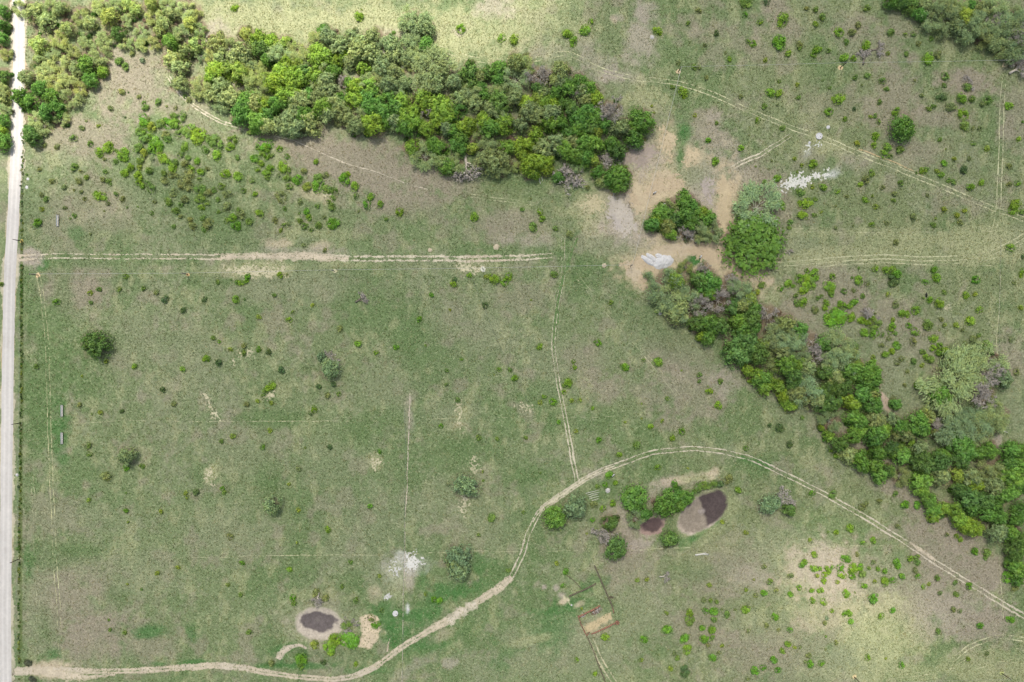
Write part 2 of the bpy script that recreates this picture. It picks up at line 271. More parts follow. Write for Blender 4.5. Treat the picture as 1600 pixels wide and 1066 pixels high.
(320,853): "660,185,45,b 290,135,40,l 280,380,40,m 345,675,50,m 180,305,35,y 335,265,25,y 1140,125,40,m 1365,235,35,y 688,405,55,l 700,445,50,m 740,380,35,y 945,400,60,o 870,370,70,o 1075,315,40,m 1180,425,50,m 1185,500,40,o 1380,505,45,m 1300,565,60,o 1335,620,60,l 1130,735,130,l 1010,740,100,b 975,790,90,b 985,840,50,b 860,770,80,y 755,890,100,l 745,940,60,m 520,920,60,o 1180,925,40,b 925,910,50,d 245,1010,40,o 495,720,40,o 1110,620,80,m",
(640,853): "1220,205,50,l 1150,140,40,y 1200,315,40,l 1345,495,30,y 1530,715,60,b 1305,895,40,b 1450,1000,40,b 770,195,40,m 235,430,50,l 190,420,50,l 125,375,35,y",
(960,853): "255,265,40,y 180,270,40,y 745,310,45,y 1030,345,35,y 1105,390,45,o 1170,370,50,l 1265,350,40,o 1215,280,50,m 1090,265,30,o 1380,235,50,o 1378,380,45,l 1448,330,45,b 1545,350,40,b 1550,430,45,b 1595,355,30,b 1485,130,50,b 1465,155,45,l 1565,70,50,b 1565,180,60,b 1585,235,40,y 700,430,45,o 755,430,40,m 800,440,40,m 590,530,60,b 590,585,85,m 715,515,50,l 780,515,60,l 780,580,50,m 880,540,60,m 945,500,30,o 840,500,30,o 1028,500,65,b 1260,560,55,l 1190,625,45,o 1375,660,45,l 1285,660,35,o 412,660,70,l 235,735,60,l 550,730,70,l 570,815,70,b 690,645,50,l 765,660,60,b 700,735,60,l 735,735,50,l 770,720,40,m 735,780,40,o 845,785,35,y 770,880,60,l 820,840,40,o 495,880,45,m 470,840,40,o 210,895,40,y 440,960,50,y 550,970,70,d 555,1005,70,d 1250,895,55,l 1315,825,45,b 1358,770,50,b 1410,795,35,y 1450,795,35,o 1520,860,50,o 1535,930,55,l 1495,910,35,o 1100,980,65,l 1165,955,50,l 1280,975,50,l 1045,1040,40,o 1170,165,40,o 410,530,35,y 1050,665,40,o",
(1280,853): "215,105,70,l 300,70,40,o 170,170,60,l 180,225,65,b 45,225,50,b 80,205,45,b 38,275,45,b 105,170,35,l 60,175,40,b 10,180,35,b 268,185,75,b 262,240,55,l 325,170,55,l 340,225,60,m 390,175,35,m 460,180,40,b 515,198,45,l 425,130,40,o 605,125,50,l 615,155,55,l 715,100,50,b 765,90,50,m 770,130,60,m 755,195,50,o 775,240,45,l 650,240,50,l 575,270,55,l 515,280,70,b 435,280,35,y 355,315,45,l 145,285,40,y 215,378,60,b 280,365,25,o 425,412,80,l 15,350,45,b 35,440,55,b 100,510,35,b 205,530,45,l 238,530,50,b 248,592,45,l 485,550,50,b 575,505,45,l 60,565,35,g 55,710,30,m 135,760,40,o 380,875,50,b 20,920,50,l 520,880,30,y 645,935,50,l 930,670,50,m 815,320,40,b 858,300,35,y 925,250,50,m 1065,290,40,m 1175,315,50,l 1075,380,50,m 945,370,40,o 1050,500,50,o 1100,510,40,o 1258,625,50,l 1500,580,65,l 1165,885,40,y 1315,845,40,o 1220,45,55,l 1310,55,70,m 1300,95,40,m 1475,245,80,l 1535,325,60,o 50,810,30,o 45,605,40,o",
}
TREES = {
(0,0): "850,130,180,y 1060,80,130,y 1440,80,160,g 1000,150,120,o 920,260,140,d 800,300,140,g 1100,250,130,g 1330,330,160,l 1240,240,120,o 1450,400,150,o 1530,340,150,y 1340,460,150,g 1400,520,180,g 1410,650,165,g 1560,680,180,g 680,500,200,l 770,420,180,g 800,560,100,b 700,620,150,m 590,540,150,g 450,480,170,g 380,420,150,g 300,350,170,y 450,310,160,o 260,100,180,g 350,170,170,o 150,60,140,g 520,220,150,o 620,120,150,o 700,180,130,g 660,330,140,o 560,400,120,o 330,560,160,g 420,640,170,g 520,620,140,g 310,690,170,m 400,750,170,m 540,760,170,g 620,690,130,o 160,760,180,m 230,800,150,m 380,870,190,m 440,830,150,m 270,930,160,g 330,980,150,g 470,930,130,g 200,600,140,g 240,1030,150,d 300,470,120,o 30,90,120,m 30,200,110,m 20,300,120,m 40,420,110,o 30,600,120,d 20,690,110,g 30,760,120,o 30,850,120,g 30,940,120,m 10,1030,130,b 1200,120,150,o 1280,180,140,o 1350,110,130,g 1480,180,130,y 1520,120,130,o 1400,250,130,g 1560,230,120,o 1180,30,140,y 1000,30,130,y 880,40,130,o 760,60,130,o 480,60,140,g 380,60,150,o 1300,40,130,o 1560,430,120,g 1100,350,110,o 950,330,110,g 1030,340,100,o 1200,330,110,g",
(320,0): "90,330,140,o 180,370,150,g 40,430,130,g 330,270,110,y 290,400,180,g 430,380,150,d 420,310,130,b 520,330,130,b 580,420,150,g 560,360,110,o 700,410,150,g 640,330,110,y 130,450,120,o 230,460,130,g 330,480,120,g 480,470,110,m 640,480,120,b 720,490,100,y 880,430,180,b 960,440,150,b 890,310,140,g 960,290,150,g 1050,360,160,g 930,250,110,m 1140,290,120,g 1190,400,180,g 1230,340,150,g 1310,300,140,g 1300,420,180,g 1390,400,170,g 1460,350,150,g 1470,440,150,g 1240,440,100,y 1080,430,100,b 1030,480,100,b 840,510,120,g 830,450,100,o 100,560,180,b 180,530,120,y 60,600,130,b 30,680,140,g 120,660,140,o 270,560,140,y 290,610,90,b 370,590,180,o 450,560,140,o 390,670,150,o 470,600,90,y 560,640,170,b 600,560,150,b 690,610,180,b 750,600,130,b 500,650,110,b 770,560,110,d 850,590,160,b 940,570,140,g 1000,560,120,m 950,640,160,g 880,660,120,g 1240,530,120,b 1140,480,130,g 1400,540,150,g 1480,570,140,g 1350,500,120,g 1540,520,110,o 1100,640,90,k 1140,660,110,m 1180,680,130,b 1180,780,140,b 1260,650,150,g 1310,690,170,l 1290,780,180,m 1370,660,140,g 1440,660,150,g 1500,680,150,g 1560,650,110,g 680,720,150,b 620,760,130,b 560,810,140,m 600,700,100,b 740,780,170,g 720,830,150,g 820,740,120,m 900,760,170,g 960,720,160,g 930,830,170,l 1000,800,150,g 960,880,170,g 1090,920,150,g 1060,770,110,m 1050,840,130,g 1180,900,150,g 1190,980,160,g 1300,840,150,m 1390,880,160,m 1310,970,190,b 1420,760,130,m 1500,840,140,m 1540,800,150,b 1560,900,160,b 1480,950,130,g 1560,990,140,m 1420,960,110,m 200,760,150,g 60,740,140,g 130,790,130,g 320,810,190,m 280,880,170,m 400,800,150,g 450,820,140,b 410,950,160,l 500,910,150,m 490,980,150,g 560,970,130,g 640,1000,140,g 660,920,130,g 740,1000,150,g 820,960,170,g 790,900,150,m 700,850,120,g 1560,350,130,g 1580,450,120,g",
(640,0): "40,170,160,s 130,230,130,g 40,330,160,g 130,350,130,m 60,440,150,g 150,530,230,s 200,640,180,g 240,560,150,g 340,640,140,g 460,570,150,d 480,640,130,d 470,500,80,d 550,600,110,g 600,580,100,d 700,540,130,m 700,620,120,m 830,490,150,o 900,500,140,o 820,620,150,s 980,580,150,k 1050,610,130,k 1180,550,140,g 1180,630,130,g 1120,640,110,o 1330,650,150,m 1400,700,140,m 1240,690,140,m 1340,710,130,g 1290,770,110,k 1460,770,120,b 1370,770,120,g 1150,720,120,m 1000,690,110,d 1010,760,130,y 1060,800,130,b 1130,810,110,b 910,810,130,b 1190,800,90,m 940,860,160,g 1000,900,160,g 1110,890,170,g 1100,970,150,l 1180,960,130,m 770,740,150,g 830,760,130,g 700,800,190,d 640,850,150,g 670,720,130,g 500,720,140,g 560,690,120,m 580,740,120,m 520,800,130,g 440,740,120,g 390,760,130,o 400,840,90,m 120,760,170,b 110,830,120,b 240,830,180,b 280,900,170,b 230,920,160,b 350,900,120,m 30,870,130,b 30,950,140,b 100,880,110,k 130,1010,130,b 290,1000,130,g 340,1020,140,m 420,1000,130,b 460,970,110,b 570,950,150,b 630,1000,160,m 550,1020,120,g 750,960,140,b 720,1000,120,b 860,980,130,g 990,1040,130,b 1380,880,160,m 1300,910,150,m 1440,920,170,m 1350,950,170,m 1250,860,130,d 1560,860,170,k 1500,960,140,m 1420,1000,150,d 1320,1010,130,m 1460,1030,110,y 1580,970,110,g 1240,1040,110,m 700,880,150,g 1050,720,110,o",
(960,0): "210,950,200,m 60,1000,150,g 140,1000,120,l",
(1280,0): "655,1000,195,m 560,10,100,m 640,20,120,d 720,40,120,d 820,50,140,g 880,110,150,s 790,110,110,m 990,130,180,s 1000,60,150,g 1090,60,150,o 1140,130,150,y 1180,50,100,m 1080,210,130,g 1190,220,160,s 1290,180,160,s 1260,80,150,g 1380,80,160,s 1360,150,140,k 1300,270,150,g 1390,260,160,s 1430,190,150,s 1500,170,170,s 1560,150,140,s 1500,270,170,s 1560,270,150,k 1480,350,160,g 1560,360,150,s 1500,410,120,s 1580,470,130,k",
(0,213): "250,15,120,d 15,40,140,m",
(640,213): "20,80,130,b 120,150,170,g 190,70,140,m 240,90,130,m 400,30,150,l 380,70,140,m 290,240,130,l 250,200,120,o 350,220,130,g 480,90,100,y 620,90,150,g 600,190,170,g 660,220,150,g 720,180,150,g 700,250,130,g 760,80,140,l 860,80,130,b 930,60,120,b 880,150,110,b 940,230,170,b 1000,200,150,b 1070,190,130,b 1060,250,120,b 960,280,120,b 840,240,80,o 1150,60,170,g 1210,100,160,l 1040,90,150,g 1250,50,150,g 1290,150,140,l 1300,200,120,g 1370,60,150,l 1440,60,150,l 1380,160,130,m 1440,190,90,y 1360,210,90,m 1470,280,110,m 1580,60,130,m 1560,330,130,m 1500,350,100,o 1160,320,90,m",
(960,213): "380,600,150,l 300,690,130,m 440,560,140,g 550,500,140,m 540,600,170,m 620,620,150,m 600,550,130,m 690,600,110,b 720,640,130,m 680,700,150,g 760,730,150,s 700,770,120,g 440,760,110,l 420,700,120,o 600,680,130,m 560,765,110,k 480,650,130,d 340,650,110,b 1120,560,270,s 1090,840,430,m 40,300,150,m 40,370,150,m 30,120,140,d 150,10,150,m 560,1020,90,o 700,1030,80,k",
(0,426): "745,560,210,d",
(320,426): "980,750,150,g 910,660,70,g",
(960,426): "400,110,230,s 480,60,150,b 450,190,200,s 550,260,210,s 500,310,180,g 720,80,180,m 660,60,150,d 780,90,130,m 730,150,140,m 680,250,150,k 820,220,150,k 740,170,130,b 910,100,150,k 1000,150,150,s 990,260,120,o 1060,200,110,y 1080,260,90,y 930,270,140,d 1090,290,130,m 650,400,150,d 730,390,170,m 760,440,120,m 730,500,120,l 690,490,90,b 830,420,130,d 970,380,140,l 1070,360,180,d 1020,440,150,l 1090,430,120,m 980,590,240,d 1040,520,180,d 920,610,150,d 1000,640,170,d 1130,640,170,d 1170,560,110,y 1110,580,120,d 1210,340,150,k 1270,470,170,s 1320,530,160,s 1400,520,150,s 1340,400,150,o 1460,450,130,m 1550,540,120,k 1300,620,150,g 1340,720,170,l 1430,710,140,l 1460,640,120,s 1560,640,120,k 1280,690,140,g 1510,740,140,g 1400,810,150,d 1460,830,110,g 1390,870,120,d 1040,760,100,b 1150,830,140,l 1120,800,110,b 1180,900,110,b 1200,840,110,l 1280,890,110,b 1320,960,110,b 1340,1000,100,b 1390,1040,100,b 1500,930,190,s 1420,950,150,g 1570,1000,160,g",
(1280,426): "1050,860,330,s 950,960,180,m 1290,730,220,s 1350,790,150,k 1280,950,170,k 1440,830,130,g 160,600,200,s 190,690,170,s 240,640,130,o 40,550,130,m 30,620,110,k 80,680,130,g 250,760,150,l 290,720,110,y 260,800,100,b 330,800,130,m 400,790,160,m 410,860,150,m 50,780,130,d 120,820,150,g 100,900,150,d 200,880,140,d 230,1010,120,b 270,1030,110,b 330,940,150,m 420,950,110,o 420,1040,150,m 120,1010,150,d 40,950,150,d 30,1030,130,d 600,1030,90,m",
(0,639): "985,370,130,g",
(320,639): "525,750,145,g",
(640,639): "440,600,175,g 1135,850,180,l 1295,770,170,g",
(960,639): "160,700,195,m 400,750,180,m 470,680,110,m 560,690,120,m 520,740,110,m 170,870,110,s 240,820,90,m 430,1010,130,d 1220,740,150,g 1370,790,100,d",
(1280,639): "80,215,90,l 20,150,50,b 100,100,150,g 270,60,130,l 320,110,130,m 270,220,130,l 310,170,120,l 430,80,150,g 450,190,170,m 500,170,140,l 420,230,140,m 570,80,120,g 640,140,130,m 660,200,140,g 770,110,170,m 800,160,140,m 850,60,130,o 900,130,110,k 940,200,110,o 710,260,80,b 600,330,140,l 640,360,150,l 560,300,120,d 460,350,150,m 320,380,130,m 330,430,130,m 440,440,130,l 160,270,150,d 230,360,130,g 480,520,120,l 540,480,110,d 640,530,140,g 780,300,130,g 790,400,180,d 840,440,150,d 950,420,150,d 970,370,110,m 800,560,170,l 790,620,140,l 950,530,160,g 960,490,130,g 1090,520,120,y 1190,530,150,g 1220,590,130,b 1080,260,200,m 1150,330,170,m 1110,400,140,d 1260,340,130,m 1330,330,140,m 1050,150,180,s 1130,120,160,s 1240,110,200,s 1330,90,200,s 1390,60,170,s 1240,200,120,s 1350,490,200,g 1360,600,180,g 1480,520,170,l 1540,540,160,l 1500,640,150,l 1440,670,150,m 1570,600,130,m 1500,330,140,m 1560,330,120,m 1550,440,150,l 1480,420,120,m 1160,680,180,d 1200,760,140,m 1100,640,140,d 1290,720,150,d 1370,750,140,m 1310,820,140,m 1400,840,130,m 900,780,120,l 980,780,110,b 900,840,90,b 860,710,120,l 1060,790,110,l 1090,860,120,b 1150,910,130,b 1210,930,150,b 1390,970,160,g 1500,970,140,m 1560,1030,150,d 1540,850,140,m 1580,800,130,m",
(640,853): "380,95,190,g 390,190,170,g 340,130,130,o",
(900,730): "315,640,165,d 262,440,130,d",
(1280,853): "1530,50,160,d 1510,150,110,l 1570,190,140,l 1550,270,90,m",
}
def survey(d):
    out = []
    for (ox, oy), txt in d.items():
        for t in txt.split():
            a, b, c, k = t.split(',')
            out.append((ox + float(a) / 5, oy + float(b) / 5, float(c) / 10, k))
    return out
# ------------------------------------------------------------------ terrain height
POND_ROUND = (499, 974, 39, 27, 4)           # px: centre, half axes, turn in degrees
POND_LONG = (1098, 801, 49, 27, -37)
POND_SMALL = (1017, 824, 24, 14, -22)
def ell(px, py, e):
    a = math.radians(e[4]); dx = px - e[0]; dy = py - e[1]
    u = (dx * math.cos(a) + dy * math.sin(a)) / e[2]; v = (-dx * math.sin(a) + dy * math.cos(a)) / e[3]
    return np.sqrt(u * u + v * v)
def height(x, y):
    x = np.asarray(x, float); y = np.asarray(y, float)
    h = (fbm(x, y, 90, 2, 5) - 0.5) * 1.6 + (fbm(x, y, 22, 2, 9) - 0.5) * 0.5
    px = x / S + 800; py = 533 - y / S
    for e, dp, bm in ((POND_ROUND, 0.9, 0.5), (POND_LONG, 1.1, 0.6), (POND_SMALL, 0.8, 0.3)):
        r = ell(px, py, e)
        h = h - dp * sst(1.15, 0.35, r) + bm * np.exp(-((r - 1.5) / 0.28) ** 2)
    far = np.maximum(np.abs(x) - 320, np.abs(y) - 230)
    return h * np.where(far > 0, np.exp(-np.maximum(far, 0) / 400), 1.0)
def hz(x, y): return float(height(np.array([x]), np.array([y]))[0])

TREE_LIST = survey(TREES); BUSH_LIST = [b for b in survey(BUSHES) if not (b[3] == 'o' and b[2] <= 4.0 and b[0] < 900 and b[1] > 430) and not (b[3] in 'my' and b[2] <= 3.5 and int(b[0] * 7 + b[1] * 3) % 3 == 0 and b[0] < 900 and b[1] > 430)]
_tx = np.array([t[0] for t in TREE_LIST]); _ty = np.array([t[1] for t in TREE_LIST]); _tr = np.array([t[2] for t in TREE_LIST])
_nn = np.array([np.sum((_tx - a) ** 2 + (_ty - b) ** 2 < 60 ** 2) for a, b in zip(_tx, _ty)])   # neighbours: in a wood or alone

# ------------------------------------------------------------------ ground cover colours
GREEN = D(128, 142, 98); DRY = D(144, 149, 114); LUSH = D(104, 129, 78); STRAW = D(172, 173, 128); SAND = D(206, 186, 150)
PINK = D(180, 168, 150); LITTER = D(146, 128, 104); OLIVE = D(132, 141, 97); MAUVE = D(158, 148, 126); EMER = D(76, 122, 62); WHITE = D(222, 222, 212)
TANP = D(205, 188, 158)
K = dict(l=LUSH, d=DRY, m=MAUVE, s=STRAW, a=SAND, p=PINK, o=OLIVE, e=EMER, w=WHITE, t=TANP)
# centre px, half axes px, turn, kind, strength; pale blobs also paint the lower right sun patches
BLOBS = """210,125,70,80,20,m,.9 170,85,30,30,0,p,.4 130,215,90,35,0,m,.8 290,190,60,25,25,m,.5 560,255,140,45,18,m,.9 470,215,70,22,12,m,.7 690,285,70,28,12,m,.7 640,320,60,25,10,m,.5
150,330,70,45,0,m,.5 60,350,30,60,0,d,.4 250,300,60,40,0,g,.5 320,350,90,45,0,g,.5 790,355,70,28,0,m,.7 830,378,40,12,0,p,.4 700,290,40,18,10,m,.5
130,450,60,42,0,m,.8 480,445,100,28,0,d,.7 400,455,50,20,0,d,.8 730,510,70,40,20,d,.5 820,465,50,25,0,m,.5 300,560,50,60,0,d,.5 210,520,40,40,30,d,.6 180,560,30,20,30,m,.4
1000,55,22,50,5,p,.7 1010,20,20,20,0,p,.5 960,120,60,14,8,p,.8 1005,150,40,30,40,s,.8 930,95,40,18,30,p,.5 900,70,25,16,0,p,.4 1120,45,60,20,0,m,.6 1210,10,20,25,20,m,.8 1230,45,30,20,20,m,.7 1160,70,30,14,0,m,.5 1190,85,20,18,0,m,.5
1100,205,30,35,40,m,.8 1120,190,14,12,40,p,.4 1130,225,30,30,0,m,.7 1170,290,55,45,20,m,.9 1110,260,40,22,20,g,.5 1220,325,60,30,30,m,.5 1300,165,60,30,0,m,.4 1395,150,40,60,10,m,.7 1470,185,40,22,0,m,.7 1330,45,40,25,0,m,.6 1370,75,35,35,0,m,.5 1340,80,30,14,0,d,.9 1510,130,40,20,0,m,.9 1590,180,30,60,0,m,.6 1430,235,50,30,0,m,.6
1310,440,60,40,20,m,.7 1330,480,40,25,0,m,.6 1390,500,60,40,10,m,.7 1420,545,50,40,0,m,.6 1400,600,50,60,20,d,.8 1300,520,70,30,30,d,.8 1250,500,40,25,30,m,.7 1380,560,60,50,30,d,.7 1580,560,30,40,0,m,.7 1590,640,25,40,0,d,.7
1250,640,60,30,30,d,.6 1330,690,70,28,35,m,.7 1390,745,90,26,38,m,.8 1480,820,100,30,40,m,.9 1540,890,70,40,0,m,.9 1480,880,80,30,35,m,.8 1430,930,120,55,20,m,.8 1490,960,70,40,0,p,.4 1540,980,40,30,0,m,.7 1380,900,50,25,0,d,.6 1230,850,60,30,0,d,.5
1150,890,90,45,0,m,.6 1170,900,40,25,0,p,.3 1210,1020,100,45,0,m,.6 1090,985,60,40,0,m,.6 985,880,50,50,0,m,.7 970,830,40,50,0,m,.6 1000,960,50,60,0,d,.6 900,1010,110,50,0,d,.7 760,1030,70,30,0,d,.5 1310,1030,80,40,0,d,.7 1550,1040,90,30,0,s,.5 1420,1050,160,16,0,s,.35 1270,890,60,40,0,t,.5 1370,990,70,60,0,s,.4
110,935,75,65,0,m,.8 140,1000,60,40,0,m,.7 230,1010,60,26,0,m,.6 60,930,20,60,0,d,.5 220,900,60,40,0,d,.5 360,830,60,40,0,d,.6 80,800,40,30,0,m,.5 150,810,60,25,0,d,.5 380,700,60,40,0,d,.4 520,730,60,40,0,d,.4 560,830,60,60,0,d,.5 690,760,80,90,0,d,.4 760,830,60,40,0,d,.4
700,650,50,30,0,d,.7 720,650,14,26,15,s,.7 715,670,24,12,0,t,.5 600,610,60,30,0,d,.4 860,560,40,40,0,d,.4 950,610,30,20,0,m,.7 910,560,40,30,0,m,.5 1080,600,60,60,30,m,.6 1040,560,40,50,35,m,.5 1130,600,20,30,-30,p,.5 1020,620,50,20,30,m,.5 1060,510,40,40,0,o,.5
330,740,9,13,30,s,.8 585,722,12,14,0,s,.6 615,590,40,40,0,d,.3
740,770,10,20,0,s,.4 640,660,8,30,0,p,.6
640,745,30,30,0,l,.6 690,700,60,40,0,l,.6 735,700,40,30,0,l,.5 910,660,60,25,0,l,.6 850,740,60,22,-15,l,.7 930,780,50,18,-25,l,.6 420,655,60,12,0,l,.7 420,755,24,30,0,l,.6 590,670,60,30,0,l,.6
70,600,45,80,0,l,.7 60,660,45,50,0,l,.75 95,680,14,60,0,e,.6 45,880,10,30,0,e,.7 80,870,60,20,0,l,.6 130,860,30,10,0,l,.6 70,980,20,30,0,l,.4 85,1025,12,12,0,e,.7 235,988,26,10,-5,e,.8 300,990,12,16,0,e,.6 300,1036,26,5,0,e,.8 255,1037,14,5,0,e,.8 270,940,40,16,0,l,.4 180,930,20,16,0,l,.5
65,412,15,10,0,e,.9 100,410,30,14,0,l,.5 150,410,30,10,0,l,.5 270,410,40,8,0,l,.6 190,360,60,26,0,l,.3 120,365,12,10,0,e,.5 310,330,60,30,20,l,.5 100,460,16,60,0,l,.6 40,460,14,60,0,l,.6 150,540,40,40,0,l,.5 120,590,40,40,0,l,.6 570,440,40,60,0,l,.4 640,520,30,60,0,l,.5 300,440,20,14,0,l,.5
560,925,35,25,30,l,.7 600,960,24,30,0,e,.7 630,985,40,22,-30,e,.8 680,940,70,16,-32,e,.75 730,920,40,12,-20,e,.6 640,900,30,14,30,e,.5 640,935,30,14,20,l,.6 750,880,26,20,0,e,.6 780,900,16,14,0,l,.7 440,985,30,30,0,l,.5 450,1012,26,8,-15,e,.7 470,1040,70,7,0,e,.8 560,1048,40,6,0,e,.6 440,1030,12,14,0,e,.6 475,1022,14,18,0,e,.5 520,1020,60,14,0,g,.5 545,955,14,26,-30,g,.6 530,970,12,30,0,e,.4
680,1005,40,14,0,e,.6 740,1000,40,22,25,l,.7 780,1030,26,26,0,e,.5 760,1010,40,20,10,l,.6 810,900,50,26,0,l,.6 830,930,50,26,0,l,.6 860,985,30,40,0,e,.6 875,950,26,16,0,e,.6 920,915,30,14,-25,e,.6 900,945,26,14,0,e,.5 850,870,40,16,0,l,.5 650,1015,30,12,0,e,.5 690,1045,30,14,0,l,.4 960,960,20,20,0,l,.4
1066,206,12,20,-8,e,.4 1072,207,14,10,0,e,.5 1000,275,12,14,20,o,.7 1160,335,20,32,0,o,.9 1000,440,26,30,0,l,.6 960,430,60,40,30,l,.5 900,430,26,20,0,l,.6 880,400,14,26,0,l,.6 1030,520,80,30,35,g,.4
1000,710,40,30,0,l,.4 1050,730,50,20,0,l,.4 1170,730,40,14,20,l,.7 1150,760,30,26,0,l,.5 1088,836,30,8,-38,e,1 1080,844,24,7,-30,e,1 1120,815,14,7,-40,e,.6 1065,845,10,12,0,e,.6 1080,890,50,18,0,l,.5 1010,700,30,10,0,l,.3
1100,470,40,30,30,g,.4 850,310,90,18,4,l,.4 780,300,60,20,0,o,.5 850,285,60,10,3,l,.4 690,350,60,30,0,l,.3 880,330,40,30,0,o,.4
925,320,30,12,20,s,.8 915,325,20,8,30,t,.7 935,345,20,26,25,s,.6 945,320,26,14,0,s,.5 1010,440,20,30,-40,t,.6
400,35,170,45,0,s,.85 560,40,120,35,0,s,.8 700,55,110,45,10,s,.8 800,40,100,50,0,s,.55 330,60,30,30,0,p,.7 610,55,40,10,0,p,.4 770,10,30,22,0,p,.6 720,75,60,18,15,s,.6 850,85,40,20,0,p,.3 720,48,14,7,0,p,.6 960,30,6,6,0,t,.8 965,28,10,6,0,p,.5
1290,230,30,14,0,s,.6 1300,225,50,16,20,s,.6 1260,228,22,14,-40,s,.6 1262,240,6,14,35,w,.3 1290,195,12,5,0,s,.7 1295,272,18,6,-20,w,.5 1280,262,40,14,0,d,.4 1335,255,30,16,0,p,.3
620,885,26,24,0,p,.45 615,900,24,28,0,w,.2 620,912,26,26,0,s,.5 640,905,6,26,0,p,.6 625,865,10,8,0,w,.4 637,950,3,8,0,w,.7
1540,375,70,20,0,s,.55 1380,400,180,16,0,s,.5 1480,375,120,14,0,s,.35 1250,385,40,26,0,d,.7 1300,365,110,10,0,s,.4 1545,400,36,20,0,s,.7 1250,400,60,12,0,s,.6 1600,370,20,20,0,d,.5 1440,385,200,24,0,s,.25
400,420,70,12,0,s,.75 350,425,40,10,0,s,.6 530,413,40,6,0,s,.6 740,415,30,12,0,s,.6 690,415,60,10,0,d,.5 500,385,20,8,0,t,.6 440,380,20,7,0,t,.7 480,395,60,10,0,p,.5 470,300,50,10,15,s,.6 490,305,40,8,15,t,.4 500,365,60,10,0,s,.4
45,402,22,14,0,p,.9 70,1046,40,14,0,t,.9 50,1000,16,40,0,d,.4
560,1005,24,22,0,o,.3 585,925,14,14,0,t,.5 475,955,70,40,0,d,.3 500,930,40,10,0,s,.4
1060,750,40,7,-12,t,.9 1085,748,30,6,0,s,.8 1115,740,12,8,-40,t,.8 1030,765,30,16,-30,p,.6 1000,800,20,26,0,p,.5 985,840,20,26,0,m,.8 1150,750,10,22,20,g,.4 1000,850,24,12,0,p,.6 1140,790,14,40,20,s,.3 1110,850,60,26,-20,s,.4 935,740,26,10,-20,p,.5 975,800,18,36,0,p,.5
880,940,10,5,-30,t,.9 878,930,7,6,0,p,.8 850,918,5,5,0,p,.9 870,918,6,6,0,p,.8 905,945,8,4,-30,t,.7 933,920,7,11,0,s,.5 925,950,26,14,-25,l,.3 938,975,20,16,0,t,.3 830,1000,40,7,-10,s,.6 700,1035,12,7,0,p,.6 795,995,16,14,0,d,.4 690,995,20,8,-30,t,.4 650,1040,40,10,-30,p,.4
1300,950,70,40,0,t,.35 1140,905,10,6,0,t,.5 1190,975,6,10,0,s,.6 1230,950,12,6,0,s,.6 1380,680,60,40,30,d,.3 870,200,20,16,0,p,.7 590,118,40,9,0,m,.9 375,135,22,8,30,p,.7 735,218,6,20,0,t,.9 730,230,12,12,0,p,.8 775,115,4,12,5,p,.9 835,120,24,16,-30,m,.9 1380,628,9,24,-10,p,.9 1470,640,26,5,12,p,.8 1560,690,6,12,0,p,.8 1125,435,40,8,25,t,.7 1195,440,14,4,0,p,.7 1030,610,30,14,0,d,.3
1030,320,120,95,15,s,.55 1060,330,95,75,20,t,.5 1080,410,120,40,12,t,.5 1100,260,60,50,0,p,.5 970,330,60,60,0,t,.35 1050,260,70,50,0,s,.4 1040,225,26,40,0,a,.55 1085,245,24,20,0,a,.6 1020,300,60,42,-20,a,.6 970,340,36,46,-20,p,.75 1000,405,50,40,0,a,.5 1110,400,70,34,15,a,.6 1132,320,20,70,0,a,.85 1152,415,40,16,30,a,.7 1098,300,26,40,0,p,.75 1000,245,44,30,0,p,.6 920,320,40,22,0,s,.6 1060,275,30,14,0,s,.4 1085,275,26,20,0,d,.7 1170,430,40,12,25,a,.5 960,385,50,16,0,d,.8 990,375,30,14,0,p,.6
500,974,56,42,0,s,.55 500,974,46,34,0,p,.5 1098,801,60,38,-37,s,.35 1275,885,40,34,0,p,.45 1300,915,50,30,0,p,.35 1370,985,50,50,0,s,.5
1066,206,12,20,-8,e,.8 1062,243,8,20,5,e,.8 1083,408,14,8,-20,e,1 1083,408,14,8,-20,e,.8 1190,725,30,6,20,e,.5 1160,716,40,5,15,e,.4 650,880,20,14,0,w,.2 1300,274,16,6,-15,w,.3"""
